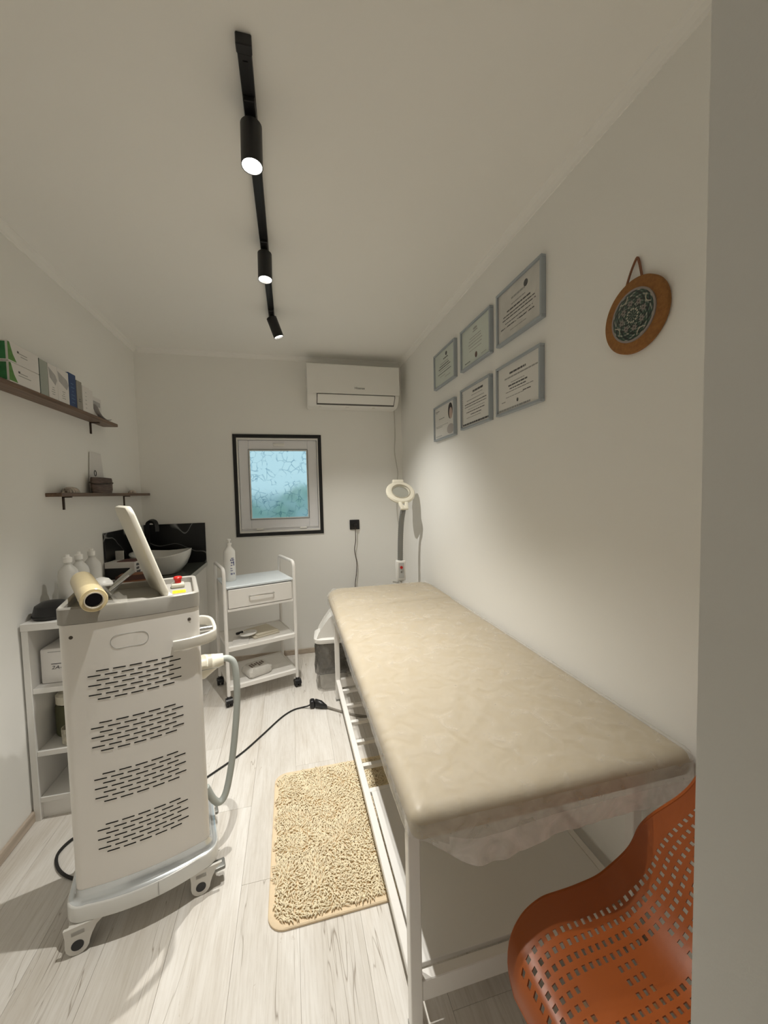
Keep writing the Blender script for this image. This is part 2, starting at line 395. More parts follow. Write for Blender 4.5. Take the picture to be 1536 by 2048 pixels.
# ------------------------------------------------------------------ window
def window():
    w = bpy.data.objects.new('window_1', None); w['kind'] = 'structure'; link(w)
    Yw = YB
    def frame(bm, x0, x1, z0, z1, t, y0, y1, r=0.0):
        box(bm, (x0, y0, z0), (x0+t, y1, z1), r, 1); box(bm, (x1-t, y0, z0), (x1, y1, z1), r, 1)
        box(bm, (x0+t, y0, z0), (x1-t, y1, z0+t), r, 1); box(bm, (x0+t, y0, z1-t), (x1-t, y1, z1), r, 1)
    bm = B(); frame(bm, -0.430, 0.267, 1.016, 1.840, 0.027, Yw-0.008, Yw+0.004); obj('outer_trim', bm, M_black, w)
    bm = B(); frame(bm, WX0, WX1, WZ0, WZ1, 0.012, Yw-0.002, Yw+0.09); obj('reveal_frame', bm, M_wplast, w)
    x0, x1, z0, z1 = WX0+0.014, WX1-0.014, WZ0+0.030, WZ1-0.014
    t = 0.076
    bm = B(); frame(bm, x0, x1, z0, z1, t, Yw+0.018, Yw+0.075, 0.004); obj('sash', bm, mat('window_pvc', (0.80, 0.80, 0.83), 0.35, var=0.01), w)
    bm = B(); frame(bm, x0+t-0.003, x1-t+0.003, z0+t-0.003, z1-t+0.003, 0.004, Yw+0.014, Yw+0.03); obj('gasket', bm, mat('grey_gasket', (0.20, 0.22, 0.23), 0.6), w)
    bm = B(); frame(bm, x0+t+0.001, x1-t-0.001, z0+t+0.001, z1-t-0.001, 0.008, Yw+0.022, Yw+0.05); obj('glazing_bead', bm, M_wplast, w)
    obj('lower_frame', bx((WX0+0.012, Yw+0.030, WZ0+0.012), (WX1-0.012, Yw+0.088, z0+0.004)), mat('window_pvc', (0.80, 0.80, 0.83), 0.35, var=0.01), w)
    for hx in (x0+0.115, x1-0.155):
        bm = B(); cyl(bm, (hx, Yw+0.02, z0-0.006), (hx+0.055, Yw+0.02, z0-0.006), 0.0085, 12); obj('hinge', bm, M_wplast, w, True)
    bm = B(); box(bm, (x0+0.27, Yw+0.006, z1-0.05), (x0+0.36, Yw+0.018, z1-0.026), 0.005, 2); obj('handle', bm, M_wplast, w, True)
    # patterned frosted pane
    m = bpy.data.materials.new('patterned_glass'); m.use_nodes = True
    nt = m.node_tree; N = nt.nodes; L = nt.links; b = N['Principled BSDF']
    b.inputs['Transmission Weight'].default_value = 1.0; b.inputs['IOR'].default_value = 1.12
    tc = N.new('ShaderNodeTexCoord')
    wn = N.new('ShaderNodeTexNoise'); wn.inputs['Scale'].default_value = 9
    L.new(tc.outputs['Object'], wn.inputs['Vector'])
    wm = N.new('ShaderNodeMix'); wm.data_type = 'VECTOR'; wm.inputs['Factor'].default_value = 0.06
    L.new(tc.outputs['Object'], wm.inputs['A']); L.new(wn.outputs['Color'], wm.inputs['B'])
    vo = N.new('ShaderNodeTexVoronoi'); vo.feature = 'DISTANCE_TO_EDGE'; vo.inputs['Scale'].default_value = 20
    L.new(wm.outputs['Result'], vo.inputs['Vector'])
    mk = N.new('ShaderNodeTexNoise'); mk.inputs['Scale'].default_value = 14; L.new(tc.outputs['Object'], mk.inputs['Vector'])
    r = N.new('ShaderNodeValToRGB'); r.color_ramp.elements[0].position = 0.008; r.color_ramp.elements[0].color = (0.24, 0.36, 0.45, 1)
    r.color_ramp.elements[1].position = 0.034; r.color_ramp.elements[1].color = (0.90, 0.97, 0.97, 1)
    L.new(vo.outputs[0], r.inputs[0])
    r2 = N.new('ShaderNodeValToRGB'); r2.color_ramp.elements[0].position = 0.50; r2.color_ramp.elements[1].position = 0.58
    L.new(mk.outputs['Fac'], r2.inputs[0])
    mx = N.new('ShaderNodeMix'); mx.data_type = 'RGBA'; mx.inputs['B'].default_value = (0.88, 0.96, 0.97, 1)
    L.new(r2.outputs[0], mx.inputs['Factor']); L.new(r.outputs[0], mx.inputs['A'])
    L.new(mx.outputs['Result'], b.inputs['Base Color']); b.inputs['Roughness'].default_value = 0.32
    obj('pane', bx((x0+t-0.002, Yw+0.036, z0+t-0.002), (x1-t+0.002, Yw+0.042, z1-t+0.002)), m, w)
window()
# the yard outside, seen blurred through the pane
struct(obj('ground', bx((-8, YB+0.14, -0.3), (8, 16, -0.02)), mat('yard_concrete', (0.58, 0.64, 0.64), 0.9, var=0.15, vs=2)))
def bush(name, label, loc, sx, sy, sz, seed):
    rnd = random.Random(seed); t = thing(name, label, 'bush', loc)
    bm = B(); cyl(bm, (0, 0, 0), (0, 0, sz*0.5), 0.04, 8); obj('trunk', bm, M_bracket, t)
    bm = B()
    for i in range(900):
        a = rnd.uniform(0, 2*pi); z = rnd.uniform(-1, 1); q = math.sqrt(max(0, 1-z*z))*rnd.uniform(0.7, 1)
        p = Vector((q*cos(a)*sx, q*sin(a)*sy, sz*0.55 + z*sz*0.45))
        d = Vector((rnd.uniform(-1, 1), rnd.uniform(-1, 1), rnd.uniform(-0.5, 1))).normalized()*rnd.uniform(0.06, 0.11); s = d.orthogonal().normalized()*0.03
        bm.faces.new([bm.verts.new(v) for v in (p, p+d*0.5+s, p+d, p+d*0.5-s)])
    o = obj('foliage', bm, mat('bush_green', (0.44, 0.60, 0.50), 0.6, var=0.4, vs=6), t); o['kind'] = 'stuff'
bush('bush', 'green bush beyond the right half of the frosted window', (0.25, 5.6, -0.02), 0.6, 0.45, 1.45, 3)
bush('bush', 'green bush beyond the lower left of the frosted window', (-0.75, 6.3, -0.02), 0.55, 0.4, 1.25, 4)
struct(obj('fence_wall', bx((-4, 7.4, -0.02), (4, 7.5, 1.35)), mat('yard_wall', (0.70, 0.77, 0.80), 0.9, var=0.1)))

# ------------------------------------------------------------------ track and spotlights
TX = -0.072
tr = thing('light_track', 'long black ceiling light track running down the room', 'light track', (TX, 1.83, ZC))
bm = B(); box(bm, (-0.017, -0.775, -0.026), (0.017, 0.775, 0.0), 0.0015, 1); obj('rail', bm, M_black, tr)
bm = B(); box(bm, (-0.006, -0.76, -0.0285), (0.006, 0.76, -0.0262)); obj('rail_slot', bm, M_blackp, tr)
for s in (-1, 1):
    obj('end_cap', bx((-0.019, s*0.787-0.012, -0.028), (0.019, s*0.787+0.012, 0.0), 0.002, 1), M_blackp, tr)
obj('feed_box', bx((-0.02, -0.60, -0.034), (0.02, -0.46, -0.027), 0.003, 1), M_blackp, tr)
def spot(y, aim, label, power):
    t = thing('track_spotlight', label, 'spotlight', (TX, y, ZC-0.026), 0, 'black spotlights on the ceiling track')
    obj('adapter', bx((-0.016, -0.055, -0.016), (0.016, 0.055, -0.001), 0.002, 1), M_blackp, t)
    bm = B(); cyl(bm, (0, 0, -0.014), (0, 0, -0.034), 0.009, 12); obj('swivel', bm, M_black, t, True)
    q = Vector((0, 0, -1)).rotation_difference(Vector(aim).normalized())
    piv = Vector((0, 0, -0.030)); L = 0.118; r = 0.030
    Mx = Matrix.Translation(piv) @ q.to_matrix().to_4x4()
    def place(bm):
        bmesh.ops.transform(bm, matrix=Mx, verts=bm.verts[:]); return bm
    bm = B(); loft(bm, [circ(a, b, 32) for a, b in ((0.002, 0.0), (r-0.002, 0.0), (r, -0.002), (r, -L), (r-0.002, -L), (r-0.003, -L+0.014))], True, False)
    obj('lamp_body', place(bm), M_black, t, True)
    bm = B(); loft(bm, [circ(a, b, 32) for a, b in ((r-0.0025, -L+0.001), (r-0.006, -L+0.012), (r-0.010, -L+0.018))], False, False)
    obj('reflector_ring', place(bm), M_reflect, t, True)
    bm = B(); lathe(bm, [(r-0.0045, -L+0.013), (r-0.0045, -L+0.009), (0.001, -L+0.008)], 32); obj('lens', place(bm), M_glow, t, True)
    la = bpy.data.lights.new('spot_light', 'SPOT'); la.energy = power; la.color = LAMP_COL; la.spot_size = R(90); la.spot_blend = 1.0; la.shadow_soft_size = 0.010
    lo = bpy.data.objects.new('spot_light', la)
    lo.matrix_local = Mx @ Matrix.Translation((0, 0, -L-0.002)); link(lo, t)
spot(1.21, (-0.01, -0.05, -1), 'nearest and largest black cylinder spotlight on the ceiling track', SPOT_W)
spot(1.815, (-0.01, -0.08, -1), 'middle black cylinder spotlight on the ceiling track, hanging straight down', SPOT_W)
spot(2.45, (0.36, 0.03, -1), 'farthest black spotlight on the track, tilted to the right', SPOT_W*0.72)

# ------------------------------------------------------------------ air conditioner
ac = thing('air_conditioner', 'white split air conditioner high on the back wall in the corner', 'air conditioner', (0.53, YB, 2.05))
def xprism(bm, prof, x0, x1):
    loft(bm, [[Vector((xx, y, z)) for y, z in prof] for xx in (x0, x1)])
bm = B(); xprism(bm, [(0, 0.318), (-0.16, 0.318), (-0.185, 0.30), (-0.195, 0.10), (-0.18, 0.05), (-0.13, 0.005), (-0.11, 0.0), (0, 0.0)], -0.371, 0.371)
bmesh.ops.bevel(bm, geom=[e for e in bm.edges if abs(e.verts[0].co.x-e.verts[1].co.x) < 1e-4], offset=0.006, segments=2, affect='EDGES')
obj('body', bm, M_wplast, ac, True)
bm = B(); xprism(bm, [(-0.184, 0.322), (-0.196, 0.314), (-0.206, 0.10), (-0.203, 0.088), (-0.192, 0.09), (-0.18, 0.316)], -0.372, 0.372); obj('front_panel', bm, M_wplast, ac, True)
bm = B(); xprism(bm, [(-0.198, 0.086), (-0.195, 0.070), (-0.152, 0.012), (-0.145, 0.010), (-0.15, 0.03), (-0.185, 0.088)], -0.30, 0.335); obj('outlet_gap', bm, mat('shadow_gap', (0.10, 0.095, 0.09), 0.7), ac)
bm = B(); xprism(bm, [(-0.2015, 0.081), (-0.199, 0.068), (-0.160, 0.020), (-0.155, 0.019), (-0.16, 0.03), (-0.19, 0.081)], -0.294, 0.329); obj('louver', bm, M_wplast, ac, True)
text('logo', 'Hisense', 0.026, M_print, ac, (0.04, -0.2055, 0.135), (R(93), 0, 0), 0.0004, 1.0)
for k in range(3): obj('bottom_clip', bx((-0.28+k*0.22, -0.125, -0.004), (-0.26+k*0.22, -0.08, 0.002)), M_wplast, ac)
bm = B(); tube(bm, [(0.375, -0.006, 0.03), (0.378, -0.006, -0.05), (0.380, -0.006, -0.22), (0.374, -0.006, -0.35), (0.398, -0.006, -0.52), (0.393, -0.006, -0.60), (0.385, -0.006, -0.85), (0.40, -0.006, -1.05), (0.395, -0.006, -1.35), (0.405, -0.006, -2.0)], 0.0035, 6)
obj('power_cable', bm, mat('white_cable', (0.60, 0.58, 0.54), 0.5), ac, True)

# ------------------------------------------------------------------ wall socket with a plugged cord
so = thing('wall_socket', 'black square wall socket right of the window', 'socket', (0.532, YB, 1.078))
obj('cover_plate', bx((-0.042, -0.010, -0.042), (0.042, 0, 0.042), 0.004, 2), M_blackp, so, True)
bm = B(); lathe(bm, [(0.021, 0.010), (0.021, 0.0125), (0.018, 0.0125), (0.018, 0.0105)], 24)
bmesh.ops.rotate(bm, cent=(0, 0, 0), matrix=Matrix.Rotation(pi/2, 3, 'X'), verts=bm.verts[:]); obj('socket_ring', bm, M_blackp, so, True)
co = thing('socket_cord', 'thin brown power cord hanging from the black wall socket', 'cord', (0.532, YB-0.013, 1.078))
bm = B(); cyl(bm, (0, 0, -0.005), (0, -0.028, -0.005), 0.017, 16, 0.013); obj('plug', bm, M_blackp, co, True)
bm = B(); tube(bm, [(0, -0.02, -0.012), (0.002, -0.018, -0.06), (0.002, -0.012, -0.14), (-0.008, -0.006, -0.22), (0.008, -0.006, -0.33), (0.003, -0.006, -0.42), (-0.012, -0.006, -0.55), (-0.02, -0.006, -0.9), (-0.02, -0.02, -1.07)], 0.0035, 6)
obj('cable', bm, mat('brown_cable', (0.07, 0.045, 0.035), 0.5), co, True)

# ------------------------------------------------------------------ framed certificates
CG = 'silver framed certificates on the right wall'
def cert(yc, zc, label, paper, spec, seed, w=0.330, h=0.222):
    rnd = random.Random(seed)
    t = thing('certificate_frame', label, 'certificate', (XR, yc, zc), -pi/2, CG)     # local x runs toward the doorway, -y faces the room
    fw, dp = 0.011, 0.022
    for lo, hi in (((-w/2, -dp, -h/2), (w/2, 0, -h/2+fw)), ((-w/2, -dp, h/2-fw), (w/2, 0, h/2)), ((-w/2, -dp, -h/2+fw), (-w/2+fw, 0, h/2-fw)), ((w/2-fw, -dp, -h/2+fw), (w/2, 0, h/2-fw))):
        obj('frame_bar', bx(lo, hi, 0.0015, 1), M_frame, t)
    obj('paper', bx((-w/2+fw*0.9, -0.013, -h/2+fw*0.9), (w/2-fw*0.9, -0.004, h/2-fw*0.9)), paper, t)
    bmd, bmg = B(), B()
    for zz, xc, wd, ht, dark in spec:                       # one printed line each, broken into words
        xx = xc-wd/2
        while xx < xc+wd/2-0.004:
            l = min(rnd.uniform(0.010, 0.030), xc+wd/2-xx)
            box(bmd if dark else bmg, (xx, -0.0136, zz-ht/2), (xx+l, -0.0129, zz+ht/2)); xx += l+0.0035
    a = obj('dark_lines', bmd, M_print, t); b = obj('grey_lines', bmg, M_printg, t)
    a['kind'] = 'stuff'; b['kind'] = 'stuff'
    return t
def blot(t, name, m, x, z, rx, rz, y=-0.0137, n=20):
    bm = B(); loft(bm, [[Vector((x+rx*cos(2*pi*k/n), yy, z+rz*sin(2*pi*k/n))) for k in range(n)] for yy in (y, -0.0129)]); obj(name, bm, m, t)
sA = [(0.048, 0.02, 0.07, 0.006, 1), (0.026, 0, 0.12, 0.004, 0), (0.012, 0, 0.15, 0.005, 1), (-0.002, 0, 0.18, 0.005, 1), (-0.016, 0, 0.15, 0.004, 0), (-0.032, 0, 0.20, 0.004, 1), (-0.05, -0.03, 0.08, 0.003, 0), (-0.066, 0.05, 0.08, 0.003, 0)]
t = cert(2.278, 2.128, 'pale green certificate, top row, farthest from the doorway', M_paperg, sA, 1)
blot(t, 'emblem', M_print, 0.03, 0.07, 0.013, 0.012)
sB = [(0.060, 0, 0.05, 0.005, 0), (0.034, 0, 0.12, 0.003, 0), (0.020, 0, 0.14, 0.003, 0), (0.004, 0, 0.15, 0.003, 0), (-0.012, 0, 0.14, 0.003, 0), (-0.03, 0, 0.13, 0.003, 0), (-0.08, -0.09, 0.06, 0.004, 1), (-0.08, 0.09, 0.05, 0.003, 0)]
t = cert(1.868, 2.122, 'pale certificate with a dark round seal, middle of top row', M_paperg, sB, 2)
blot(t, 'seal', mat('seal_brown', (0.09, 0.045, 0.04), 0.5), 0.01, -0.066, 0.012, 0.015)
blot(t, 'emblem', M_printg, 0.0, 0.073, 0.022, 0.006)
sC = [(0.055, 0.0, 0.10, 0.008, 0), (0.030, 0.0, 0.10, 0.005, 0), (0.012, 0, 0.17, 0.006, 1), (-0.004, 0.0, 0.23, 0.004, 1), (-0.018, 0, 0.24, 0.004, 1), (-0.036, 0, 0.20, 0.003, 1), (-0.052, -0.01, 0.25, 0.004, 1), (-0.076, 0, 0.12, 0.003, 0)]
t = cert(1.48, 2.125, 'largest looking certificate, top row nearest the doorway, grey wave print', M_papers, sC, 3, 0.332, 0.235)
blot(t, 'emblem', M_print, 0.055, 0.068, 0.014, 0.014)
bm = B(); tube(bm, [(-0.14, -0.0137, -0.07), (-0.06, -0.0137, -0.045), (0.04, -0.0137, -0.06), (0.10, -0.0137, -0.03), (0.13, -0.0137, 0.02)], 0.0016, 4); obj('wave_print', bm, M_carton, t)
sD = [(0.075, -0.11, 0.06, 0.004, 1), (0.066, -0.12, 0.03, 0.003, 0), (0.022, -0.04, 0.09, 0.006, 0), (-0.022, -0.04, 0.20, 0.0015, 1), (-0.030, -0.08, 0.10, 0.003, 0), (-0.085, -0.09, 0.10, 0.003, 0)]
t = cert(2.292, 1.793, 'certificate with a portrait of a dark haired person, bottom row, farthest', M_paper, sD, 4)
blot(t, 'portrait_hair', mat('portrait_dark', (0.035, 0.028, 0.028), 0.6), 0.095, 0.045, 0.034, 0.048, -0.0135)
blot(t, 'portrait_face', mat('portrait_skin', (0.52, 0.40, 0.35), 0.6), 0.102, 0.030, 0.022, 0.034, -0.0139)
blot(t, 'portrait_shoulders', mat('portrait_shirt', (0.46, 0.43, 0.42), 0.6), 0.095, -0.062, 0.052, 0.030, -0.0136)
sE = [(0.074, 0.03, 0.11, 0.010, 1), (0.056, 0.02, 0.12, 0.003, 0), (0.036, 0, 0.19, 0.004, 0), (0.018, 0, 0.24, 0.004, 1), (0.004, 0, 0.24, 0.003, 1), (-0.012, 0.01, 0.18, 0.003, 0), (-0.026, 0, 0.20, 0.004, 1), (-0.042, 0.01, 0.12, 0.004, 1), (-0.056, -0.02, 0.16, 0.003, 0), (-0.088, 0.0, 0.29, 0.009, 1)]
t = cert(1.876, 1.803, 'certificate with a heavy dark printed border, middle of bottom row', M_paper, sE, 5)
bm = B()
for k in range(16):
    for s in (-1, 1): box(bm, (s*0.145-0.004, -0.0136, -0.085+k*0.011), (s*0.145+0.003, -0.0129, -0.079+k*0.011))
o = obj('border_print', bm, M_printg, t); o['kind'] = 'stuff'
sG = [(0.062, 0.0, 0.12, 0.008, 1), (0.044, 0.02, 0.24, 0.006, 0), (0.020, 0, 0.10, 0.003, 0), (0.008, 0.0, 0.14, 0.006, 1), (-0.006, 0.0, 0.12, 0.004, 1), (-0.018, 0.01, 0.20, 0.002, 1), (-0.036, 0.07, 0.06, 0.004, 1), (-0.040, -0.02, 0.14, 0.003, 0), (-0.056, -0.11, 0.03, 0.004, 0), (-0.09, -0.03, 0.24, 0.008, 0)]
t = cert(1.487, 1.803, 'white certificate with a small dark stamp, bottom row nearest the doorway', M_paper, sG, 6)
blot(t, 'stamp', M_print, 0.0, -0.066, 0.006, 0.008)

# ------------------------------------------------------------------ cork trivet on the right wall
def trivet():
    t = thing('wall_trivet', 'round cork trivet with patterned tile hanging on the right wall', 'trivet', (XR, 0.912, 1.835), -pi/2)
    Rm = Matrix.Rotation(pi/2, 3, 'X')      # lathe axis z -> -y
    def disc(name, prof, m):
        bm = B(); lathe(bm, prof, 64); bmesh.ops.rotate(bm, cent=(0, 0, 0), matrix=Rm, verts=bm.verts[:]); return obj(name, bm, m, t, True)
    disc('cork_disc', [(0.098, 0.001), (0.102, 0.004), (0.102, 0.013), (0.098, 0.016), (0.0, 0.016)], M_cork)
    m = bpy.data.materials.new('mandala_tile'); m.use_nodes = True
    nt = m.node_tree; N = nt.nodes; L = nt.links; b = N['Principled BSDF']
    tc = N.new('ShaderNodeTexCoord'); sp = N.new('ShaderNodeSeparateXYZ'); L.new(tc.outputs['Object'], sp.inputs[0])
    def mth(op, a, c=None):
        n = N.new('ShaderNodeMath'); n.operation = op
        for i, v in enumerate((a, c)):
            if v is None: continue
            if isinstance(v, (int, float)): n.inputs[i].default_value = v
            else: L.new(v, n.inputs[i])
        return n.outputs[0]
    ang = mth('ARCTAN2', sp.outputs[2], sp.outputs[0])
    rad = mth('SQRT', mth('ADD', mth('MULTIPLY', sp.outputs[0], sp.outputs[0]), mth('MULTIPLY', sp.outputs[2], sp.outputs[2])))
    p1 = mth('MULTIPLY', mth('SINE', mth('MULTIPLY', ang, 16)), mth('SINE', mth('MULTIPLY', rad, 700)))
    p2 = mth('MULTIPLY', mth('COSINE', mth('MULTIPLY', ang, 8)), mth('COSINE', mth('MULTIPLY', rad, 330)))
    v = mth('ADD', mth('MULTIPLY', p1, 0.6), mth('MULTIPLY', p2, 0.6))
    r = N.new('ShaderNodeValToRGB'); e = r.color_ramp.elements
    e[0].position = 0.30; e[0].color = (0.012, 0.014, 0.016, 1); e[1].position = 0.95; e[1].color = (0.42, 0.38, 0.31, 1)
    k = e.new(0.55); k.color = (0.03, 0.075, 0.05, 1); k = e.new(0.75); k.color = (0.15, 0.17, 0.15, 1)
    L.new(mth('ADD', mth('MULTIPLY', v, 0.5), 0.5), r.inputs[0]); L.new(r.outputs[0], b.inputs['Base Color']); b.inputs['Roughness'].default_value = 0.3
    disc('tile', [(0.0695, 0.012), (0.0695, 0.0185), (0.067, 0.0195), (0.0, 0.0195)], m)
    disc('tile_rim', [(0.0715, 0.0155), (0.0715, 0.0195), (0.0690, 0.0202), (0.0660, 0.0198), (0.0660, 0.0155)], mat('tile_rim_grey', (0.30, 0.26, 0.24), 0.3))
    def rosette(name, x, z, rr, m, petals, y):
        bm = B(); n = petals*6
        loft(bm, [[Vector((x+rr*(0.80+0.20*cos(petals*2*pi*i/n))*cos(2*pi*i/n), yy, z+rr*(0.80+0.20*cos(petals*2*pi*i/n))*sin(2*pi*i/n))) for i in range(n)] for yy in (y, -0.0190)])
        obj(name, bm, m, t)
    cream = mat('tile_cream', (0.52, 0.48, 0.38), 0.4); pale = mat('tile_grey_pink', (0.24, 0.21, 0.19), 0.4); dk = mat('tile_dark', (0.03, 0.03, 0.03), 0.4)
    for i in range(8):
        a = 2*pi*i/8 + 0.2
        rosette('flower', 0.036*cos(a), 0.036*sin(a), 0.0095, pale, 6, -0.0198); rosette('flower_heart', 0.036*cos(a), 0.036*sin(a), 0.0025, dk, 5, -0.0200)
    for i in range(14):
        a = 2*pi*i/14
        rosette('bead', 0.0175*cos(a), 0.0175*sin(a), 0.0029, cream, 5, -0.0199)
    for i in range(4):
        a = 2*pi*i/4 + 0.5
        bm = B(); tube(bm, [(0.060*cos(a-0.25), -0.0197, 0.060*sin(a-0.25)), (0.052*cos(a-0.12), -0.0197, 0.052*sin(a-0.12)), (0.050*cos(a), -0.0197, 0.050*sin(a)), (0.052*cos(a+0.12), -0.0197, 0.052*sin(a+0.12)), (0.060*cos(a+0.25), -0.0197, 0.060*sin(a+0.25))], 0.0013, 5, 4)
        obj('scroll', bm, cream, t)
    bm = B(); sweep(bm, smooth_path([(-0.030, -0.012, 0.088), (-0.018, -0.009, 0.125), (-0.004, -0.006, 0.155), (0.003, -0.006, 0.157), (0.010, -0.006, 0.135), (0.022, -0.010, 0.092)], 6), [(-0.0015, -0.003), (0.0015, -0.003), (0.0015, 0.003), (-0.0015, 0.003)])
    obj('hanging_strap', bm, M_leather, t, True)
trivet()

# ------------------------------------------------------------------ wall shelves and what stands on them
def wall_shelf(name, label, y0, y1, z0, z1, xf, pegs):
    t = thing(name, label, 'shelf', (XL, (y0+y1)/2, z0), 0, 'dark wood shelves on the left wall')
    L = (y1-y0)/2
    obj('board', bx((0, -L, 0), (xf, L, z1-z0), 0.002, 1), M_shelf, t)
    for y in pegs:
        yy = y-(y0+y1)/2
        bm = B(); box(bm, (0, yy-0.006, -0.065), (0.006, yy+0.006, 0.001)); box(bm, (0, yy-0.006, -0.005), (xf*0.6, yy+0.006, 0.0)); obj('bracket', bm, M_bracket, t)
wall_shelf('wall_shelf', 'long dark walnut shelf with cosmetic boxes, higher of the two', 1.30, 2.72, 1.790, 1.808, 0.082, (1.75, 2.56))
wall_shelf('wall_shelf', 'dark walnut shelf with shells and a pot, lower of the two', 2.10, 3.27, 1.366, 1.384, 0.066, (2.24, 2.96))
# products on the upper shelf
SG = 'cosmetic boxes on the upper shelf'
zs = 1.8085
def carton(name, label, y0, y1, h, m, x0=0.010, x1=0.078, z=zs, cat='box', group=SG, flap=True):
    t = thing(name, label, cat, (XL+(x0+x1)/2, (y0+y1)/2, z), 0, group); a, b = (x1-x0)/2, (y1-y0)/2
    obj('carton_body', bx((-a, -b, 0), (a, b, h), 0.0012, 1), m, t)
    return t, a, b
def marks(t, a, b, zsp, name='print_lines', m=None, seed=1, n=4, w=0.6):
    rnd = random.Random(seed); bm = B()
    for k in range(n):
        z = zsp[0] + (zsp[1]-zsp[0])*k/max(1, n-1); l = b*w*rnd.uniform(0.4, 1)
        box(bm, (a-0.0002, -l, z-0.0015), (a+0.0006, l*rnd.uniform(0.3, 1), z+0.0015))
    return obj(name, bm, m or M_printg, t)
for i, (lab, z) in enumerate((('lower white and green box at the near end of the upper shelf', zs), ('upper white and green box stacked at the near end of the shelf', zs+0.0775))):
    t, a, b = carton('product_box', lab, 1.78, 1.965, 0.076, M_carton, 0.004, 0.080, z)
    obj('green_end', bx((-a+0.004, -b-0.0008, 0.005), (a-0.008, -b+0.001, 0.071)), M_green, t)
    bm = B(); prism(bm, [(-b, 0.004), (-b+0.045, 0.004), (-b+0.026, 0.03), (-b+0.018, 0.05), (-b+0.010, 0.072), (-b, 0.072)], 0, 0.0009, Matrix(((0, 0, 1, a-0.0002), (1, 0, 0, 0), (0, 1, 0, 0), (0, 0, 0, 1))))
    obj('leaf_print', bm, mat('leaf_green', (0.10, 0.26, 0.06), 0.5, var=0.5, vs=60), t)
    marks(t, a, b*0.6, (0.035, 0.045), seed=i, n=2, w=0.8)
    bm = B(); box(bm, (a-0.0002, -b+0.052, 0.044), (a+0.0006, -b+0.062, 0.052)); obj('logo_mark', bm, M_print, t)
t, a, b = carton('product_box', 'sage grey box with a dark green edge beside the green boxes', 1.972, 2.03, 0.150, M_sage)
obj('dark_edge', bx((-a, -b-0.001, 0.0), (a, -b+0.001, 0.150)), mat('deep_green', (0.02, 0.06, 0.045), 0.5), t)
for (y0, y1, h, lab, s) in ((2.034, 2.102, 0.150, 'white carton next to the sage grey box on the upper shelf', 11), (2.104, 2.196, 0.152, 'white carton with grey leaf print left of the navy box', 12)):
    t, a, b = carton('product_box', lab, y0, y1, h, M_carton); marks(t, a, b, (0.02, 0.05), seed=s, n=4, w=0.5)
    bm = B(); prism(bm, [(-b+0.002, h-0.016), (b-0.016, h-0.040), (b-0.004, h-0.06), (b-0.018, h-0.086), (-b+0.01, h-0.06)], 0, 0.0009, Matrix(((0, 0, 1, a-0.0002), (1, 0, 0, 0), (0, 1, 0, 0), (0, 0, 0, 1)))); obj('grey_leaf', bm, mat('leaf_grey', (0.42, 0.41, 0.41), 0.6, var=0.2, vs=40), t)
    if s == 12: obj('dark_corner', bx((-a, -b+0.004, h-0.001), (a-0.01, b-0.03, h+0.001)), M_navy, t)
t, a, b = carton('product_box', 'narrow navy blue box standing on the upper shelf', 2.20, 2.262, 0.160, M_navy); marks(t, a, b, (0.02, 0.11), seed=5, n=6, m=mat('light_blue_print', (0.10, 0.20, 0.34), 0.5))
t, a, b = carton('product_box', 'khaki grey box right beside the navy blue box', 2.268, 2.318, 0.142, M_khaki); marks(t, a, b, (0.04, 0.05), seed=6, n=2, m=M_print)
t, a, b = carton('product_box', 'slim white carton right of the khaki grey box', 2.322, 2.392, 0.130, M_carton); marks(t, a, b, (0.02, 0.1), seed=7, n=5, w=0.4)
t, a, b = carton('product_box', 'slim white carton at the far end of the row of boxes', 2.398, 2.44, 0.128, M_carton, x1=0.074)
t, a, b = carton('product_box', 'low white carton behind the curved leaflet on the upper shelf', 2.47, 2.60, 0.118, M_carton, 0.004, 0.046)
bm = B(); box(bm, (a-0.0002, -0.04, 0.068), (a+0.0006, 0.05, 0.095)); obj('grey_panel', bm, mat('leaf_grey', (0.42, 0.41, 0.41), 0.6), t)
bm = B(); P = smooth_path([(XL+0.078, 2.45, zs+0.062), (XL+0.080, 2.475, zs+0.052), (XL+0.081, 2.50, zs+0.025), (XL+0.080, 2.55, zs+0.006), (XL+0.076, 2.62, zs+0.003), (XL+0.074, 2.66, zs+0.016)], 6)
loft(bm, [[p + Vector((-0.027, 0.006, 0)), p, p + Vector((0, 0, 0.001)), p + Vector((-0.027, 0.006, 0.001))] for p in P])
tag(obj('leaflet', bm, mat('grey_leaflet', (0.42, 0.40, 0.40), 0.5), None, True), 'curled grey leaflet at the far end of the upper shelf', 'leaflet')
# lower shelf
zl = 1.3845
def shell(label, y, s, seed):
    t = thing('seashell', label, 'seashell', (XL+0.034, y, zl), 0, 'seashells on the lower shelf')
    bm = B(); n = 28; rings = []
    for i in range(9):
        u = i/8; z = s*0.55*sin(u*pi/2); q = s*cos(u*pi/2)**0.8
        rings.append([Vector((q*0.55*cos(2*pi*k/n)*(1+0.06*cos(7*2*pi*k/n)), q*sin(2*pi*k/n)*(1+0.06*cos(7*2*pi*k/n)), z)) for k in range(n)])
    loft(bm, rings); obj('shell_body', bm, wood('shell_bands_%d' % seed, (0.03, 0.02, 0.014), (0.62, 0.54, 0.46), (30, 60, 14), 0.3), t, True)
    bm = B(); tube(bm, [(0.012, -s*0.7, 0.006), (0.022*s/0.05, -s*0.2, s*0.22), (0.02*s/0.05, s*0.4, s*0.18), (0.008, s*0.85, 0.006)], s*0.05, 6); obj('shell_lip', bm, M_ivory, t, True)
shell('larger brown striped seashell at the near end of the lower shelf', 2.245, 0.055, 1)
shell('small round seashell at the far end of the lower shelf', 3.02, 0.040, 2)
